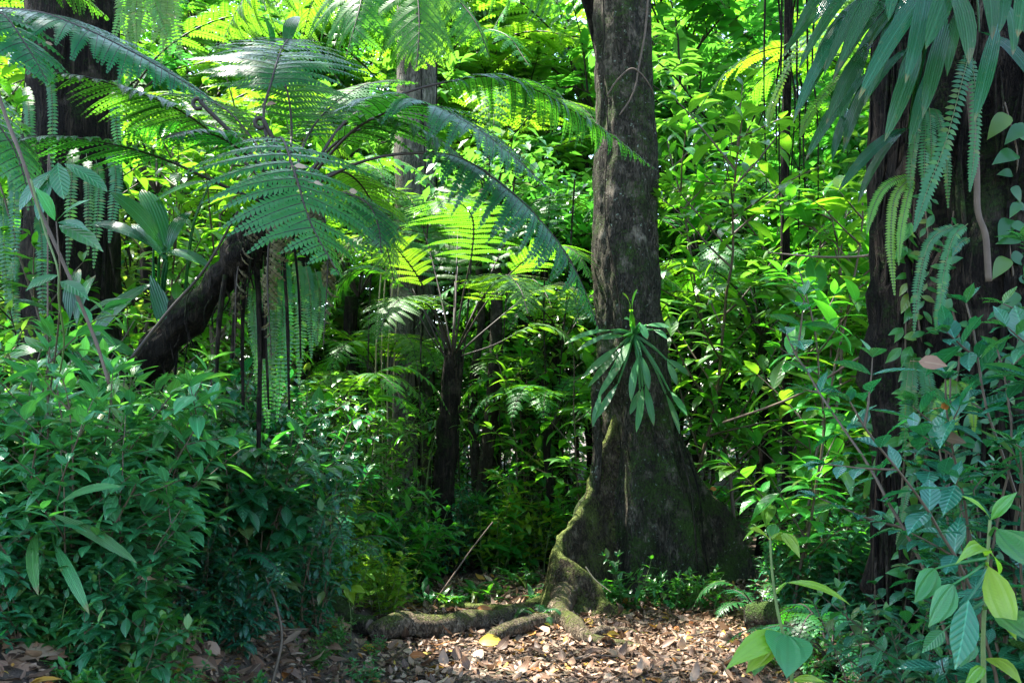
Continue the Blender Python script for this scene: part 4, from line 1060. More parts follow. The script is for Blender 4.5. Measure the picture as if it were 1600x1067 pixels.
seedling('sprig of four boldly veined leaves beside the left brown liana', [(60, 720, 5.5), (80, 600, 5.0), (92, 500, 4.6), (94, 430, 4.4), (88, 346, 4.4)], .006,
    [((86, 345, 4.4), (54, 292, 4.3), 30, 'shrub_pale', .3, 'ellip', None, None), ((88, 346, 4.4), (141, 312, 4.3), 22, 'shrub_pale', .4, 'ellip', None, None), ((90, 348, 4.4), (140, 362, 4.25), 22, 'shrub', .5, 'ellip', None, None),
     ((92, 352, 4.4), (162, 394, 4.2), 34, 'shrub', .4, 'ellip', None, None), ((92, 430, 4.4), (40, 455, 4.3), 26, 'shrub', .6, 'ellip', None, None), ((94, 440, 4.4), (140, 470, 4.3), 26, 'shrub', .6, 'ellip', None, None)], smat='stem_brown')
seedling('wavy leaved sprig hanging above the left veined sprig', [(75, 300, 4.9), (80, 270, 4.9), (92, 254, 4.9)], .005,
    [((90, 255, 4.9), (100, 312, 4.8), 30, 'shrub', .7, 'strap', None, None), ((100, 256, 4.9), (168, 300, 4.8), 26, 'shrub', .5, 'strap', None, None), ((85, 265, 4.9), (30, 330, 4.8), 26, 'shrub_dark', .6, 'strap', None, None), ((82, 270, 4.9), (60, 345, 4.8), 24, 'shrub_dark', .6, 'strap', None, None)], smat='stem_brown', cat='plant', name='hanging_sprig')
seedling('yellow-green two-leaved seedling on the bank above the root log', [(548, 960, 7.6), (545, 935, 7.6), (545, 918, 7.6)], .004,
    [((545, 918, 7.6), (572, 926, 7.5), 18, 'yellow', .5, 'ovate', None, None), ((544, 918, 7.6), (553, 945, 7.45), 18, 'yellow', .4, 'heart', None, None), ((545, 918, 7.6), (520, 912, 7.6), 12, 'yellow', .5, 'ovate', None, None)])

# ------------------------------------------------------------------ sword ferns hanging from trunks
def sword_fern(label, origin, fr, mat, group=None, name='sword_fern'):
    o = P(*origin); r = thing(name, label, 'fern', o, group)
    for (pts, wpx, n) in fr:
        g, rg = sword_geo([P(*p) for p in pts], wpx * pts[-1][2] / FOC, n)
        f = link('frond', local(g, o).mesh('frond', M[mat]), r)
        link('rachis', local(rg, o).mesh('rachis', M['stem_green']), f)
    return r
random.seed(95)
sword_fern('dark sword fern frond hanging below the strap leaves on right trunk', (1520, 60, 4.6), [([(1516, 80, 4.5), (1505, 120, 4.3), (1478, 220, 4.2), (1448, 300, 4.15), (1428, 362, 4.1)], 30, 46), ([(1518, 80, 4.5), (1525, 160, 4.4), (1522, 240, 4.35), (1515, 300, 4.3)], 22, 36)], 'sword')
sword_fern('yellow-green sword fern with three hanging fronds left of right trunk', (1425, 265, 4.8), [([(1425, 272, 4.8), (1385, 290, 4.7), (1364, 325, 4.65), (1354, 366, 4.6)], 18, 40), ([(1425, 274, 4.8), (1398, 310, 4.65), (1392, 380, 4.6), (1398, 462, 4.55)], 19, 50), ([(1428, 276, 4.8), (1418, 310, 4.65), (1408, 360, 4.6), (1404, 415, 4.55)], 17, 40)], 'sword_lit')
sword_fern('green sword fern drooping low on the face of the right trunk', (1500, 345, 4.6), [([(1497, 350, 4.6), (1455, 375, 4.5), (1436, 440, 4.45), (1428, 522, 4.4)], 20, 50), ([(1512, 350, 4.6), (1490, 370, 4.5), (1475, 425, 4.45), (1466, 495, 4.4)], 22, 46), ([(1515, 372, 4.6), (1500, 380, 4.5), (1488, 400, 4.45)], 16, 20), ([(1480, 420, 4.6), (1470, 470, 4.5), (1462, 520, 4.5)], 18, 30)], 'sword')
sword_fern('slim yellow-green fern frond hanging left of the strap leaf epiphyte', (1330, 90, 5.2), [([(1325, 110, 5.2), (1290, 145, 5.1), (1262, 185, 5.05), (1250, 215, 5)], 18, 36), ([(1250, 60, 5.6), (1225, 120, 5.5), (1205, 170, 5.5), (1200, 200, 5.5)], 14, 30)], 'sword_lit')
sword_fern('thin sword fern trailing at the foot of the slim mossy trunk', (1405, 525, 5.8), [([(1405, 535, 5.8), (1392, 560, 5.7), (1382, 600, 5.7)], 10, 36), ([(1445, 700, 5), (1420, 760, 4.9), (1400, 850, 4.85)], 14, 50), ([(1370, 560, 5.8), (1360, 600, 5.8), (1362, 660, 5.8)], 14, 36), ([(1460, 560, 5), (1455, 620, 5), (1457, 690, 5)], 12, 40)], 'sword')
hang = []
for (x, y0, y1) in [(40, 130, 330), (70, 100, 300), (135, 240, 400), (150, 250, 420), (170, 235, 380), (115, 225, 420), (20, 260, 440), (5, 300, 500), (60, 330, 520), (185, 120, 270), (25, 400, 560)]:
    hang.append(([(x, y0, 7.9), (x + rv(-6, 12), y0 + (y1 - y0) * .3, 7.7), (x + rv(-10, 10), y1, 7.6)], rv(18, 28), 44))
sword_fern('curtain of long sword fern fronds hanging on the left trunk', (100, 120, 8.1), hang, 'sword')
hang = []
for (x, y0, y1) in [(395, 400, 600), (415, 390, 640), (432, 385, 560), (450, 395, 620), (470, 400, 600), (485, 410, 560), (408, 470, 670), (500, 420, 540), (442, 430, 660), (425, 420, 620)]:
    hang.append(([(x - 8, y0, 6.6), (x, y0 + (y1 - y0) * .35, 6.5), (x + rv(-10, 14), y1, 6.45)], rv(20, 32), 46))
sword_fern('blue-green sword fern curtain hanging under the leaning fern crown', (430, 380, 6.6), hang, 'sword')
hang = []
for k in range(13):
    x = 175 + k * 7; y1 = rv(50, 150)
    hang.append(([(x + 15, -60, 8.4), (x + rv(0, 30), -10, 8.2), (x + rv(-10, 30), y1, 8.1)], rv(22, 34), 40))
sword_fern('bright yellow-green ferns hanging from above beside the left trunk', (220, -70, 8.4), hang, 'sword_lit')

def trunk_pt(px, py, off=.03, cx=2.42, cyy=5.2, rad=.47):
    Y = 4.8
    for _ in range(6):
        dx = max(-rad * .97, min(rad * .97, (px - 800) * Y / FOC - cx)); Y = cyy - math.sqrt(rad * rad - dx * dx) - off
    return P(px, py, Y)
def climber(label, path, mat, Ls, gap, seed, wr=.6, prof='heart'):
    random.seed(seed); pts = catmull([trunk_pt(*p) for p in path], 60); o = pts[0].copy()
    r = thing('climbing_vine', label, 'vine', o)
    st = Geo(); tube(st, pts, [.007, .004], 5, rough=.1); B, D, U, L = [], [], [], []
    ln = sum((pts[i + 1] - pts[i]).length for i in range(59)); n = int(ln / gap)
    for k in range(n):
        p = pts[min(59, int(k / n * 59))] + Vector((rv(-.03, .03), rv(-.05, 0), rv(-.03, .03)))
        sd = 1 if k % 2 else -1
        D.append((sd * rv(.3, 1), rv(-.5, .0), rv(-1.0, .2))); B.append(tuple(p)); U.append((rv(-.3, .3), -1, rv(.3, .9))); L.append(Ls * rv(.6, 1.2))
    g = Geo(); L = np.array(L); leaves(g, B, D, U, L, L * wr, .5, prof, .15)
    link('stem', local(st, o).mesh('stem', M['stem_brown']), r); link('foliage', local(g, o).mesh('foliage', M[mat]), r)
climber('heart-leaved climber on the upper face of the right trunk', [(1590, 560), (1585, 450), (1575, 350), (1590, 250), (1570, 160)], 'sword', .12, .05, 1)
climber('small-leaved creeper climbing the left side of the right trunk', [(1440, 800), (1430, 700), (1445, 600), (1435, 480), (1450, 380), (1440, 280)], 'herb', .07, .025, 2, .45, 'ellip')
climber('dark climber running up the middle of the right trunk', [(1500, 760), (1490, 640), (1500, 540), (1480, 440), (1490, 330)], 'sword', .09, .04, 3, .5, 'ovate')
climber('fine creeper low on the right trunk', [(1560, 860), (1550, 720), (1560, 600), (1545, 520)], 'sword', .06, .02, 4, .4, 'ellip')
climber('leafy climber covering the left flank of the right trunk', [(1420, 900), (1410, 760), (1425, 640), (1415, 540), (1420, 420), (1412, 320)], 'herb', .11, .028, 5, .45, 'ovate')
climber('short dense climber low in the middle of the right trunk', [(1520, 900), (1510, 800), (1530, 700), (1515, 620)], 'sword', .09, .02, 6, .5, 'ovate')
random.seed(97)
for lb, c, n, mt, ll in [('dark sword fern tuft high on the right trunk edge', (1450, 170), 6, 'sword', 150), ('sword fern tuft on the lower left flank of the right trunk', (1430, 560), 7, 'sword', 140), ('pale sword fern tuft low on the right trunk', (1500, 600), 5, 'sword_lit', 110)]:
    fr = []; o_ = trunk_pt(*c, off=.06); Yc = o_.y
    for k in range(n):
        a = rv(-1, 1); l = ll * rv(.6, 1.15)
        fr.append(([(c[0], c[1], Yc), (c[0] + a * 22, c[1] - 8 + l * .12, Yc - .12), (c[0] + a * 42, c[1] + l * .5, Yc - .2), (c[0] + a * 46, c[1] + l, Yc - .18)], rv(15, 24), 44))
    sword_fern(lb, (c[0], c[1], Yc), fr, mt)

# ------------------------------------------------------------------ lianas, vines, sticks
def vine(name, label, cat, pts, r0, r1, mat, n=40, group=None, rough=.15, seg=7):
    C = catmull([P(*p) for p in pts], n); g = Geo(); tube(g, C, [r0, r1], seg, rough=rough, rfreq=12)
    return tag(link(name, local(g, C[0]).mesh(name, M[mat])), label, cat, group)
def vine_at(*a, **k):
    o = vine(*a, **k); o.location = P(*a[3][0]); return o
vine_at('liana', 'bare brown liana slanting down the left side', 'liana', [(-8, 130, 4.6), (10, 185, 4.6), (35, 250, 4.5), (58, 318, 4.5), (92, 395, 4.45), (122, 465, 4.4), (152, 540, 4.4), (170, 600, 4.4)], .009, .007, 'liana')
vine_at('liana', 'thin green liana twisting beside the left brown liana', 'liana', [(48, 280, 4.45), (70, 360, 4.45), (90, 420, 4.4), (92, 470, 4.4), (100, 540, 4.6), (85, 620, 5.0)], .005, .004, 'stem_green')
vine_at('vine', 'pale vine forking down the upper buttressed trunk', 'vine', [(1014, -20, 9.98), (1008, 50, 9.98), (998, 105, 9.96), (994, 130, 9.95), (985, 155, 9.95), (968, 180, 9.95)], .012, .008, 'liana')
vine_at('vine', 'looped vine arching across the buttressed trunk', 'vine', [(948, 150, 9.98), (965, 125, 9.95), (985, 108, 9.94), (1000, 114, 9.95), (1014, 132, 10.0), (1022, 150, 10.1)], .009, .007, 'liana')
vine_at('vine', 'long thin vine running down the middle of the buttressed trunk', 'vine', [(942, -20, 10.0), (944, 60, 10.0), (940, 110, 10.0), (950, 200, 10), (945, 330, 9.99), (962, 430, 9.98), (972, 520, 9.97), (970, 640, 9.95), (985, 720, 9.9)], .008, .006, 'bark_thin')
vine_at('vine', 'cluster root vine hanging over the right buttress', 'vine', [(1060, 690, 9.95), (1078, 760, 9.75), (1086, 830, 9.65), (1090, 900, 9.6)], .012, .008, 'bark_thin')
vine_at('vine', 'second dark vine hanging beside the right buttress vine', 'vine', [(1072, 700, 9.9), (1092, 770, 9.7), (1100, 850, 9.6), (1112, 920, 9.55)], .010, .007, 'bark_black')
vine_at('liana', 'knotted pale liana climbing the face of the right black trunk', 'liana', [(1513, 130, 4.62), (1520, 200, 4.62), (1526, 270, 4.62), (1528, 330, 4.62), (1540, 370, 4.62), (1545, 440, 4.62)], .017, .014, 'liana')
vine_at('branch', 'thin bent branch stretching left from the right trunk at mid height', 'branch', [(1425, 335, 6.4), (1380, 392, 6.6), (1300, 402, 7.0), (1200, 395, 7.4)], .012, .006, 'stem_brown')
vine_at('branch', 'long thin leaning branch rising towards the right trunk', 'branch', [(1130, 660, 8.6), (1240, 620, 7.6), (1340, 560, 6.8), (1410, 520, 6.4), (1440, 405, 6.2)], .010, .006, 'liana')
vine_at('dead_stem', 'dark slanting fern stalk crossing in front of the leaning trunk', 'stem', [(205, 560, 6.1), (260, 490, 6.1), (320, 420, 6.1), (372, 330, 6.1)], .011, .007, 'stem_dark')
vine_at('stick', 'pale dead stick leaning in front of the central fern base', 'stick', [(655, 975, 9.3), (700, 910, 9.3), (735, 860, 9.4), (770, 815, 9.5)], .010, .005, 'liana')
vine_at('stick', 'short pale twig lying against the curved buttress', 'stick', [(915, 885, 8.85), (930, 905, 8.8), (955, 925, 8.75)], .006, .004, 'straw')
vine_at('stick', 'dead stick lying across the shaded left bank', 'stick', [(330, 985, 6.0), (400, 985, 6.1), (480, 982, 6.4)], .009, .005, 'stem_brown')
vine_at('stick', 'bent dead twig standing on the shaded bank', 'stick', [(425, 1067, 5.7), (440, 1000, 5.8), (432, 945, 5.9), (415, 900, 6.0)], .010, .006, 'stem_brown')
vine_at('stick', 'long dead branch lying under the left shrubs', 'stick', [(190, 895, 5.6), (250, 905, 5.7), (320, 925, 5.9), (400, 945, 6.2)], .012, .007, 'stem_brown')
for lb, pts, r_ in [('crooked twig lying in the middle of the leaf-strewn path', [(880, 1040, 0), (930, 1030, 0), (990, 1036, 0)], .007), ('short dark twig lying near the right side of the path', [(1080, 1000, 0), (1120, 992, 0), (1150, 996, 0)], .006),
                    ('pale broken twig lying before the root log', [(690, 1030, 0), (730, 1022, 0), (775, 1030, 0)], .006), ('thin twig at the bottom edge of the path', [(1010, 1058, 0), (1060, 1050, 0), (1095, 1055, 0)], .005), ('dark twig lying near the curled buttress foot', [(1010, 975, 0), (1050, 968, 0), (1085, 972, 0)], .006)]:
    pp = []
    for (a, b, _) in pts:
        Y = CAM_H * FOC / (b - HOR); pp.append((a, b, Y))
    C = [G(a, Y, .03) for (a, b, Y) in pp]; g = Geo(); tube(g, catmull(C, 16), [r_, r_ * .6], 6, rough=.4, rfreq=14)
    o = link('twig', local(g, C[0]).mesh('twig', M['liana'])); o.location = C[0]; tag(o, lb, 'twig')
random.seed(99)
VL = 'thin dark vines hanging among the background leaves'
for k, (px, Y, y0, y1) in enumerate([(1222, 9.6, -30, 330), (1238, 9.8, -30, 280), (1247, 9.7, -30, 360), (1214, 9.8, -30, 240), (1260, 9.9, -30, 400), (1196, 10, -30, 300), (1275, 9.5, -30, 330)]):
    w_ = ['first', 'second', 'third', 'fourth', 'fifth', 'sixth', 'seventh']
    order = sorted([1222, 1238, 1247, 1214, 1260, 1196, 1275]).index(px)
    vine_at('vine', 'dark hanging vine right of the buttressed tree, %s from the left' % w_[order], 'vine', [(px, y0, Y), (px + rv(-8, 8), (y0 + y1) / 3, Y), (px + rv(-8, 8), (y0 + y1) / 1.6, Y), (px + rv(-5, 5), y1, Y)], .011, .006, 'bark_black', group=VL)
for k, (px, y0, y1, Y) in enumerate([(588, 540, 900, 12.6), (597, 520, 860, 12.8), (606, 560, 880, 12.7), (617, 540, 820, 12.9)]):
    vine_at('vine', 'pale dry vine hanging before the pale grey trunk, %s from the left' % ['first', 'second', 'third', 'fourth'][k], 'vine', [(px + 10, y0 - 150, Y), (px, y0, Y), (px + rv(-8, 8), (y0 + y1) / 2, Y), (px + rv(-6, 6), y1, Y)], .010, .008, 'straw', group='pale dry vines on the grey trunk')

# tree-stump stub and buried log by the path
def stub():
    o = G(650, 8.1); r = thing('cut_stump', 'small dark rotten stump stub in front of the root log', 'stump', o)
    g = Geo(); tube(g, [o + Vector((0, 0, -.05)), o + Vector((0, 0, .05)), o + Vector((.01, 0, .12)), o + Vector((.01, 0, .135))], [.085, .075, .07, .05], 14, rough=.3, rfreq=12)
    link('bark', local(g, o).mesh('bark', M['bark_black']), r)
    g = Geo(); tube(g, [o + Vector((.01, 0, .13)), o + Vector((.01, 0, .141))], [.045, .04], 12, rough=.2, rfreq=14)
    link('wood_core', local(g, o).mesh('wood_core', M['stem_brown']), r)
stub()
def log(label, pts, r, mat):
    C = catmull(pts, 30); rt = thing('fallen_log', label, 'log', C[0])
    g = Geo(); tube(g, C, [r, r * .8], 14, rough=.3, rfreq=6); link('bark', local(g, C[0]).mesh('bark', M[mat]), rt)
    d = (C[-1] - C[-2]).normalized()
    g = Geo(); tube(g, [C[-1] - d * .01, C[-1] + d * .012], [r * .62, r * .5], 12, rough=.15, rfreq=10); link('cut_end', local(g, C[0]).mesh('cut_end', M['stem_brown']), rt)
log('dark mossy log lying under herbs right of the path', [G(1180, 8.4, .12), G(1215, 8.2, .15), G(1260, 7.9, .13)], .13, 'bark')
log('short mossy log end poking from the left bank', [G(500, 8.4, .05), G(540, 8.1, .02), G(578, 7.95, .12)], .10, 'bark')

# ------------------------------------------------------------------ scattered plants
ORD = ['first', 'second', 'third', 'fourth', 'fifth', 'sixth', 'seventh', 'eighth', 'ninth', 'tenth', 'eleventh', 'twelfth', 'thirteenth', 'fourteenth']
def put(protos, name, cat, adj, place, spots, group, sc=(.85, 1.15)):
    """spots: list of (px, Y[, scale]); each copy is a thing with its own foliage and stem, sharing meshes"""
    spots = sorted(spots, key=lambda s: s[0]); n = len(spots)
    for i, s in enumerate(spots):
        px, Y = s[0], s[1]
        k = s[2] if len(s) > 2 else rv(*sc)
        o_ = 'leftmost' if i == 0 else 'rightmost' if i == n - 1 else ORD[i] + ' from left'
        lab = '%s %s' % (adj, place) if n == 1 else '%s %s, %s' % (adj, place, o_)
        pr = random.choice(protos)
        t = thing(name, lab, cat, G(px, Y), group, (rv(-.06, .06), rv(-.06, .06), rv(0, 6.28)), k)
        link('foliage', pr['foliage'], t); link('stem', pr['stem'], t)

def spread_spots(x0, x1, Y0, Y1, n, sc=None):
    out = []
    for i in range(n):
        px = x0 + (x1 - x0) * (i + rv(.1, .9)) / n
        out.append((px, rv(Y0, Y1)) if sc is None else (px, rv(Y0, Y1), rv(*sc)))
    return out

SH = [shrub_proto(101 + i, 1.35, 9, (.16, .21, .13)[i], .42, M['shrub'], M['stem_brown'], 'ellip', .6, (.09, .11, .075)[i], 4, f0=.12) for i in range(3)]
SP = [shrub_proto(111 + i, 1.3, 9, (.16, .21, .125)[i], (.46, .38, .5)[i], M['shrub_pale'], M['stem_brown'], 'ovate', .6, (.09, .115, .075)[i], 4, f0=.1) for i in range(3)]
SD = [shrub_proto(121 + i, 1.3, 10, (.15, .20, .12)[i], .38, M['shrub_dark'], M['stem_brown'], 'ellip', .65, (.085, .095, .07)[i], 4, droop=.8, f0=.1) for i in range(3)]
GL = [shrub_proto(131 + i, 2.2, 4, .145, .50, M['glossy'], M['stem_brown'], 'ellip', .20, .10, 5, droop=.45, sublen=.16, f0=.2) for i in range(3)]
SA = [sapling_proto(141 + i, 3.6, .33, .44, M['sap'], M['stem_brown'], 'ovate', 11, .26, .19) for i in range(3)]
SB = [sapling_proto(151 + i, 4.6, .27, .40, M['sap'], M['stem_brown'], 'ellip', 15, .24, .15) for i in range(3)]
TL = [sapling_proto(161 + i, 7.5, .37, .44, (M['sap_far'], M['sap_far2'], M['sap_far'], M['sap_far3'])[i], M['bark_thin'], 'simple', 16, .28, .24, .7, .15, .14, 2, .032) for i in range(4)]
TS = [sapling_proto(171 + i, 4.2, .28, .42, (M['sap_far'], M['sap_far2'], M['sap_far3'])[i], M['bark_thin'], 'simple', 13, .32, .17, .7, .08, .06, 1, .03) for i in range(3)]
HB = [herb_proto(181 + i, 16, .22, .26, M['herb']) for i in range(3)]
HC = [shrub_proto(186 + i, .45, 6, .10, .42, M['herb'], M['stem_green'], 'simple', .7, .06, 2, f0=.1) for i in range(3)]
HD = [herb_proto(191 + i, 12, .20, .42, M['shrub_dark'], 'ellip', .6, .7) for i in range(2)]
BB = [bamboo_proto(196 + i, 7, 2.6, M['sap']) for i in range(2)]
LL = [shrub_proto(199 + i, .8, 6, .12, .42, M['yellow'] if i == 0 else M['sap'], M['stem_green'], 'simple', .6, .07, 3, f0=.15) for i in range(2)]
random.seed(5)
# left bank, near
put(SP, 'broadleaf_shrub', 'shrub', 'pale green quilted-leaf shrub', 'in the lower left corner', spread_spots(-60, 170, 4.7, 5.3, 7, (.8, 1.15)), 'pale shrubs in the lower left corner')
put(SH, 'broadleaf_shrub', 'shrub', 'short green shrub', 'at the very bottom left edge', spread_spots(-60, 200, 4.3, 4.8, 7, (.35, .55)), 'short shrubs at the bottom left edge')
put(HC, 'forest_herb', 'herb', 'tiny leafy seedling herb', 'on the littered bank at bottom left', spread_spots(230, 620, 4.4, 5.6, 12, (.4, .8)), 'seedling herbs on the bottom left bank')
put(HD, 'forest_herb', 'herb', 'flat dark rosette herb', 'at the very bottom of the left bank', spread_spots(200, 560, 4.3, 5.0, 8, (.5, .9)), 'rosette herbs on the bottom left bank')
put(SP, 'broadleaf_shrub', 'shrub', 'mid green quilted-leaf shrub', 'behind the lower left corner shrubs', spread_spots(-20, 230, 5.6, 6.3, 6, (.95, 1.25)), 'mid green shrubs at the left edge')
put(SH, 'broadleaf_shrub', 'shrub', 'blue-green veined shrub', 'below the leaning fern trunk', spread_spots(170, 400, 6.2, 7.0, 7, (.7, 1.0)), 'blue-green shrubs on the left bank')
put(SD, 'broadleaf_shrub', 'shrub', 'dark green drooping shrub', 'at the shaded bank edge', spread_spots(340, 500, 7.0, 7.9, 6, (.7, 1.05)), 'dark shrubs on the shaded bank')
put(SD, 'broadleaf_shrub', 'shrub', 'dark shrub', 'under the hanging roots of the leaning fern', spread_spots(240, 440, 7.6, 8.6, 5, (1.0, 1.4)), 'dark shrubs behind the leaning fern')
put(HD, 'forest_herb', 'herb', 'low dark broadleaf herb', 'on the lower left bank slope', spread_spots(200, 560, 5.2, 6.4, 8, (.4, .75)), 'low herbs on the left bank')
put(HC, 'forest_herb', 'herb', 'small leafy herb', 'on the bank beside the path', spread_spots(400, 600, 6.6, 7.8, 8, (.3, .55)), 'small herbs on the left bank')
put(LL, 'leafy_herb', 'herb', 'sunlit yellow-green plant', 'on the bank above the root log', spread_spots(430, 620, 8.2, 9.8, 11, (.7, 1.2)), 'sunlit plants on the left bank')
put(SD, 'broadleaf_shrub', 'shrub', 'short dark shrub', 'on the bank foot below the blue-green shrubs', spread_spots(200, 400, 5.8, 6.5, 5, (.3, .5)), 'short dark shrubs on the left bank foot')
put(HC, 'forest_herb', 'herb', 'small pale herb', 'at the bottom left frame edge', spread_spots(-20, 300, 4.2, 4.9, 9, (.6, 1.0)), 'small herbs at the bottom left')
put(HB, 'forest_herb', 'herb', 'tufted narrow-leaved herb', 'among the lower left shrubs', [(20, 4.6, 1.5), (95, 4.75, 1.8), (165, 5.0, 1.6), (235, 5.3, 1.5), (285, 5.6, 1.3)], 'narrow herbs among the left shrubs')
put(TS, 'understorey_shrub', 'shrub', 'fine bright shrub', 'poking above the left shrub mass', [(10, 6.6, .42), (60, 7.0, .42), (345, 7.9, .34)], 'bright shrubs above the left mass')
put(BB, 'bamboo_grass', 'bamboo', 'thin bamboo spray', 'arching over the left shrubs', [(60, 6.4, .72), (455, 7.8, .55)], 'bamboo sprays over the left shrubs')
put(SB, 'sapling', 'sapling', 'tall leafy sapling', 'behind the leaning fern at far left', spread_spots(-40, 360, 7.8, 9.6, 9, (.6, 1.0)), 'saplings at the left')
# centre left
put(TS, 'understorey_shrub', 'shrub', 'bright leafy shrub', 'between the leaning fern and central fern', spread_spots(410, 640, 9.8, 12.4, 8, (.35, .6)), 'bright shrubs left of the central fern')
put(BB, 'bamboo_grass', 'bamboo', 'arching thin bamboo clump', 'around the central fern trunk', [(545, 10.6, .75), (600, 11.8, .85), (660, 12.6, .8), (800, 12.9, .75)], 'arching bamboo clumps around the central fern')
put(HB, 'forest_herb', 'herb', 'narrow-leaved herb', 'behind the surface roots', spread_spots(570, 880, 9.4, 10.4, 12, (.8, 1.3)), 'narrow herbs behind the roots')
put(SD, 'understorey_shrub', 'shrub', 'dark low shrub', 'in the shade at the foot of the central fern', spread_spots(560, 900, 10.4, 12.5, 9, (.6, .95)), 'dark low shrubs in the middle')
put(TS, 'understorey_shrub', 'shrub', 'bushy far shrub', 'in the deep gap behind the central fern', spread_spots(480, 960, 15.5, 19, 11, (.55, .9)), 'far shrubs deep in the middle')
put(TS, 'understorey_shrub', 'shrub', 'mid green shrub', 'behind the central fern trunk', spread_spots(580, 930, 12.6, 15, 11, (.5, .85)), 'shrubs behind the central fern')
put(LL, 'leafy_herb', 'herb', 'yellow-green leafy plant', 'between the bank and the pale trunk', spread_spots(440, 650, 9.6, 11.2, 9, (.9, 1.5)), 'yellow-green plants in the middle')
put(SA, 'sapling', 'sapling', 'broad-leaved bright sapling', 'between the leaning fern and pale trunk', spread_spots(420, 620, 9.2, 11, 6, (.45, .75)), 'bright saplings left of the pale trunk')
put(SA, 'sapling', 'sapling', 'broad-leaved sapling', 'between the central fern and buttressed tree', spread_spots(760, 925, 11.0, 13, 6, (.45, .8)), 'saplings behind the roots')
put(LL, 'leafy_herb', 'herb', 'fresh green leafy plant', 'behind the narrow herbs in the middle', spread_spots(640, 930, 11.0, 12.4, 9, (.9, 1.6)), 'fresh green plants in the middle')
for (px, Y, rz, sc, lb) in [(520, 10.6, .2, .62, 'small bright tree fern between the bank and pale trunk'), (862, 11.6, 1.3, .6, 'small tree fern left of the curved buttress'), (600, 13.2, 2.1, .8, 'small tree fern low before the pale grey trunk'), (780, 13.4, .7, .8, 'small tree fern behind the slender curved trunk')]:
    place_fern(fp[0], G(px, Y), rz, sc, lb)
for k, (px, y0, y1, Y) in enumerate([(575, 440, 880, 11.4), (655, 500, 860, 11.9), (728, 470, 900, 11.6), (790, 430, 850, 11.8), (846, 460, 820, 12.2), (884, 440, 800, 12.0)]):
    vine_at('vine', 'thin dark vine hanging in the middle gap, %s' % ['leftmost', 'second from left', 'third from left', 'fourth from left', 'fifth from left', 'rightmost'][k], 'vine', [(px + 14, y0 - 160, Y), (px + 4, y0, Y), (px + rv(-12, 12), (y0 + y1) / 2, Y), (px + rv(-12, 12), y1, Y)], .012, .007, 'bark_thin', group='thin vines in the middle gap')
# right
put(SA, 'sapling', 'sapling', 'broad-leaved sunlit sapling', 'right of the buttressed trunk', spread_spots(1230, 1380, 8.2, 9.6, 8, (.7, 1.15)), 'sunlit saplings right of the trunk')
put(SB, 'sapling', 'sapling', 'tall fine-leaved sapling', 'behind the right sunlit saplings', spread_spots(1060, 1400, 11.0, 12.8, 9, (.8, 1.2)), 'fine-leaved saplings at right')
put(SH, 'understorey_shrub', 'shrub', 'leafy knee-high shrub', 'right of the buttress foot', spread_spots(1225, 1450, 7.9, 9.2, 9, (.45, .8)), 'knee-high shrubs at the right')
put(HB, 'forest_herb', 'herb', 'narrow-leaved herb', 'along the right edge of the path', spread_spots(1210, 1430, 7.0, 8.0, 10, (.7, 1.1)), 'narrow herbs right of the path')
put(HC, 'forest_herb', 'herb', 'small leafy herb', 'on the right margin of the path', spread_spots(1270, 1450, 5.7, 7.2, 9, (.45, .8)), 'small herbs right of the path')
put(SH, 'broadleaf_shrub', 'shrub', 'blue-green shrub', 'at the foot of the right black trunk', spread_spots(1400, 1600, 4.5, 5.0, 6, (.6, .9)), 'blue-green shrubs at the right trunk foot')
put(GL, 'glossy_shrub', 'shrub', 'shrub with shining leaves', 'in front of the right trunk', [(1500, 4.1, .72), (1540, 3.8, .95), (1585, 3.9, 1.1), (1610, 3.6, 1.05), (1650, 3.7, 1.15)], 'glossy shrubs at the right edge')
put(HD, 'forest_herb', 'herb', 'dark seedling herb', 'in the lower right foreground', [(1365, 4.7, .7), (1410, 4.3, .8), (1445, 4.0, .9), (1340, 5.6, .6), (1480, 3.8, .9)], 'dark herbs in the lower right foreground')
put(HC, 'forest_herb', 'herb', 'small dark plant', 'growing at the foot of the buttressed trunk', [(985, 9.35, 1.2), (1045, 9.3, .9), (1075, 9.4, .8), (1105, 9.3, 1.0), (950, 9.3, .7)], 'small plants at the buttress foot')
# background treelets
put(TL, 'understorey_tree', 'tree', 'leafy understorey tree', 'far behind the left trunk', spread_spots(-80, 380, 13.2, 18, 12, (.8, 1.3)), 'understorey trees at left')
put(TL, 'understorey_tree', 'tree', 'leafy understorey tree', 'far behind the leaning fern and central fern', spread_spots(380, 720, 18.5, 24, 11, (1.1, 1.6)), 'understorey trees in the middle')
put(TL, 'understorey_tree', 'tree', 'leafy understorey tree', 'far behind the buttressed tree', spread_spots(720, 1060, 18.5, 24, 11, (1.1, 1.6)), 'understorey trees behind the big tree')
put(TL, 'understorey_tree', 'tree', 'leafy understorey tree', 'far behind the right saplings', spread_spots(1040, 1420, 14, 20, 13, (.8, 1.35)), 'understorey trees at right')
put(TL, 'understorey_tree', 'tree', 'leafy understorey tree', 'beyond the right black trunk', spread_spots(1400, 1720, 9.5, 14, 6, (.7, 1.0)), 'understorey trees beyond the right trunk')
put(SH, 'understorey_shrub', 'shrub', 'waist-high shrub', 'behind the right trunk at the frame edge', spread_spots(1560, 1900, 6.4, 9.0, 8, (.8, 1.3)), 'shrubs behind the right trunk')
put(TS, 'understorey_shrub', 'shrub', 'light green bushy shrub', 'deep in the left background', spread_spots(-60, 420, 10, 13, 9, (.6, 1.0)), 'bushy shrubs deep at left')
put(TS, 'understorey_shrub', 'shrub', 'light green bushy shrub', 'deep in the right background', spread_spots(1050, 1500, 12, 15.5, 9, (.6, 1.0)), 'bushy shrubs deep at right')

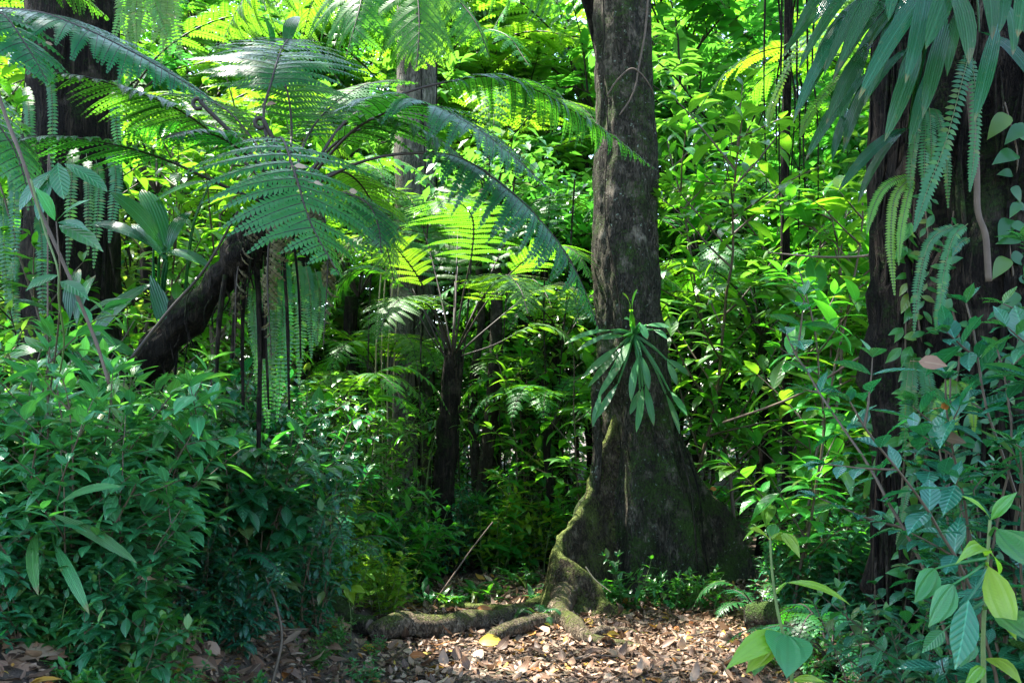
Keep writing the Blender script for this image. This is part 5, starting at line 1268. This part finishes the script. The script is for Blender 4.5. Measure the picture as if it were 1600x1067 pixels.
# ------------------------------------------------------------------ far wood: one mass
def far_wood():
    random.seed(301); r_ = np.random.default_rng(301)
    B, L = [], []
    for k in range(5200):
        a = r_.uniform(-1.0, 1.0); R = r_.uniform(25, 40)
        x = math.sin(a) * R * 1.0; y = math.cos(a) * R * .9 + 2
        z = 19 * r_.random() ** 1.1
        n = int(r_.uniform(28, 60))
        c = np.array([x, y, z]); q = c + r_.normal(0, 1, (n, 3)) * np.array([.9, .9, .6]) * r_.uniform(.6, 1.3)
        B.append(q); L.append(r_.uniform(.22, .5, n))
    B = np.concatenate(B); L = np.concatenate(L); n = len(B)
    a = r_.uniform(0, 6.28, n)
    D = np.stack([np.cos(a), np.sin(a), r_.uniform(-.7, .3, n)], 1); U = np.stack([r_.uniform(-.5, .5, n), r_.uniform(-.5, .5, n), np.ones(n)], 1)
    g = Geo(); leaves(g, B, D, U, L, L * .42, .6, 'diamond', .12, rnd=r_.random(n))
    o = link('far_wood', g.mesh('far_wood', M['far'])); o['kind'] = 'stuff'; o['label'] = 'dense bright green mass of distant rainforest leaves'
far_wood()

# ------------------------------------------------------------------ leaf litter
def litter():
    r_ = np.random.default_rng(401); n = 46000
    xs, ys = [], []
    while len(xs) < n:
        x = r_.uniform(-4.2, 4.0); y = r_.uniform(4.0, 11.0)
        xb = -1.0 - 1.15 * sstep(8.6, 11.5, y)
        on = (x > xb - .1) and x < 2.6
        if (on and r_.random() < .75) or (not on and r_.random() < (1.0 if (x < -.6 and y < 7.2) else .35)): xs.append(x); ys.append(y)
    zs = np.array([ground_z(x, y) for x, y in zip(xs, ys)])
    B = np.stack([xs, ys, zs + r_.uniform(.006, .035, n)], 1); a = r_.uniform(0, 6.28, n)
    D = np.stack([np.cos(a), np.sin(a), r_.normal(.05, .22, n)], 1); U = np.stack([r_.normal(0, .3, n), r_.normal(0, .3, n), np.ones(n)], 1)
    L = .022 + r_.exponential(.034, n).clip(0, .15)
    g = Geo(); leaves(g, B, D, U, L, L * r_.uniform(.35, .6, n), r_.normal(.1, .8, n), 'simple', r_.normal(.1, .3, n), .03, rnd=r_.random(n) ** 1.1)
    o = link('leaf_litter', g.mesh('leaf_litter', M['litter'])); o['kind'] = 'stuff'; o['label'] = 'carpet of dry brown leaf litter over the path'
litter()

def ground_cover():
    r_ = np.random.default_rng(511); pts = []
    while len(pts) < 5200:
        x, y = r_.uniform(-11, 11), r_.uniform(2.5, 21)
        if x < -3.2 and y < 4: pass
        elif y < 10.2 and -3.6 < x < 2.5: continue
        if noise.noise(Vector((x * .9, y * .9, 40))) < -.12: continue
        pts.append((x, y))
    B, L = [], []
    for (x, y) in pts:
        z = ground_z(x, y); n = r_.integers(5, 10); h = r_.uniform(.05, .28)
        B.append(np.stack([x + r_.normal(0, .05, n), y + r_.normal(0, .05, n), z + h * r_.uniform(.3, 1, n)], 1)); L.append(r_.uniform(.05, .13, n))
    B = np.concatenate(B); L = np.concatenate(L); n = len(B); a = r_.uniform(0, 6.28, n)
    D = np.stack([np.cos(a), np.sin(a), r_.uniform(-.2, .5, n)], 1); U = np.tile((0, 0, 1.0), (n, 1))
    g = Geo(); leaves(g, B, D, U, L, L * .45, r_.uniform(.3, 1.2, n), 'simple', .2, rnd=r_.random(n) * .93)
    o = link('ground_cover', g.mesh('ground_cover', M['herb'])); o['kind'] = 'stuff'; o['label'] = 'low leafy ground cover on the forest floor away from the path'
ground_cover()

def dead_leaf_mesh(seed, mat, L, W, bend, fold, prof='ellip'):
    random.seed(seed); g = Geo()
    leaves(g, [(-L / 2, 0, .012)], [(1, .05, .12)], [(rv(-.2, .2), rv(-.3, .3), 1)], [L], [W], [bend], prof, fold, .04, rnd=np.array([0.0]))
    tube(g, [Vector((-L / 2 - .03, 0, .008)), Vector((-L / 2, 0, .012)), Vector((-L / 2 + .02, 0, .014))], [.0015, .001], 4)
    return g.mesh('fallen_leaf', M[mat])
def fallen():
    random.seed(411)
    kinds = [('dead_pale', 'pale tan dry leaf lying loose on the path litter', [dead_leaf_mesh(420 + i, 'dead_pale', .115, .055, .7, .3) for i in range(4)], 90),
             ('dead', 'dark brown curled leaf lying loose on the path litter', [dead_leaf_mesh(430 + i, 'dead', .12, .055, 1.2, .45) for i in range(4)], 70)]
    for (mt, lb, ms, n) in kinds:
        for k in range(n):
            px, Y = rv(610, 1250), rv(6.7, 9.0)
            p = G(px, Y, .02)
            o = link('fallen_leaf', random.choice(ms)); o.location = p; o.rotation_euler = (rv(-.35, .35), rv(-.35, .35), rv(0, 6.28)); s = rv(.45, .95); o.scale = (s, s, s)
            tag(o, lb, 'leaf', 'loose tan leaves on the path' if mt == 'dead_pale' else 'loose brown leaves on the path')
    one = [(768, 1003, 7.75, 'dead_yellow', .20, .11, 'large bright yellow leaf standing beside the root on the path'), (578, 1020, 7.55, 'dead_yellow', .13, .08, 'round yellow leaf lying left of the stump stub'),
           (655, 1030, 7.35, 'dead_orange', .15, .07, 'orange leaf lying in front of the stump stub'), (757, 952, 8.72, 'dead_orange', .13, .06, 'orange leaf upright on the long left root'),
           (960, 998, 8.0, 'dead_yellow', .14, .06, 'yellow-orange leaf beside the front surface root'), (858, 975, 8.35, 'dead_yellow', .13, .06, 'yellow leaf wedged where the roots meet'),
           (40, 1040, 4.55, 'dead', .34, .17, 'huge brown dead leaf in the lower left corner'), (310, 1055, 5.4, 'dead', .20, .11, 'big dead leaf at the bottom left of the bank'),
           (20, 985, 4.9, 'dead', .28, .12, 'brown dead leaf leaning behind the huge corner leaf'), (170, 1035, 4.9, 'dead', .24, .11, 'brown curled dead leaf under the spotted strap leaves'), (60, 1068, 4.4, 'dead_pale', .3, .10, 'tan dead leaf at the bottom left frame edge')]
    for i, (px, py, Y, mt, L, W, lb) in enumerate(one):
        p = P(px, py, Y); gz = ground_z(p.x, p.y); p.z = max(gz + .03, min(p.z, gz + .25))
        o = link('fallen_leaf', dead_leaf_mesh(440 + i, mt, L, W, .7, .25, 'ovate')); o.location = p; o.rotation_euler = (rv(.5, .9), rv(-.2, .2), rv(-.6, .6))
        tag(o, lb, 'leaf')
    # dead leaves caught on the fronds and hanging at right
    cau = [(470, 263, 5.12, 'dead_pale', .07, .038, 'tan leaf caught high on the front fern frond'), (497, 290, 5.02, 'dead_pale', .06, .035, 'reddish tan leaf caught mid front fern frond'), (551, 302, 5.0, 'dead_pale', .055, .03, 'small tan leaf caught near right edge of front frond'),
           (76, 72, 5.2, 'dead_pale', .045, .03, 'tan leaf caught on the upper left blue-grey frond'), (425, 165, 6.2, 'dead', .07, .04, 'brown leaf caught at the heart of the leaning fern'), (757, 300, 5.55, 'dead_pale', .06, .03, 'tan leaf caught on the drooping right frond'),
           (1458, 572, 3.7, 'dead', .10, .06, 'big brown dead leaf hanging among the glossy shrub'), (1488, 690, 3.7, 'dead', .12, .06, 'drooping brown dead leaf below the glossy shrub'), (1475, 638, 3.7, 'dead_orange', .04, .03, 'small orange leaf in the glossy shrub'), (1115, 765, 9.8, 'dead_orange', .08, .05, 'orange leaf stuck on the right buttress')]
    cau += [(228, 905, 4.75, 'dead_pale', .10, .03, 'pale withered leaf hanging in the lower left shrubs'), (215, 950, 4.7, 'dead_pale', .11, .028, 'long pale dry leaf hanging below the withered leaf'), (52, 845, 4.7, 'dead', .08, .04, 'brown withered leaf in the left edge shrubs'),
            (150, 720, 5.3, 'dead_pale', .07, .035, 'small tan leaf caught in the pale left shrubs'), (350, 790, 6.6, 'dead', .10, .05, 'brown leaf caught in the dark shrubs'), (262, 655, 6.3, 'dead_orange', .06, .035, 'orange leaf caught on top of the blue-green shrubs')]
    for i, (px, py, Y, mt, L, W, lb) in enumerate(cau):
        o = link('caught_leaf', dead_leaf_mesh(460 + i, mt, L, W, .5, .2, 'ovate')); o.location = P(px, py, Y); o.rotation_euler = (rv(.8, 1.2), rv(-.2, .2), rv(-.8, .8))
        tag(o, lb, 'leaf')
fallen()
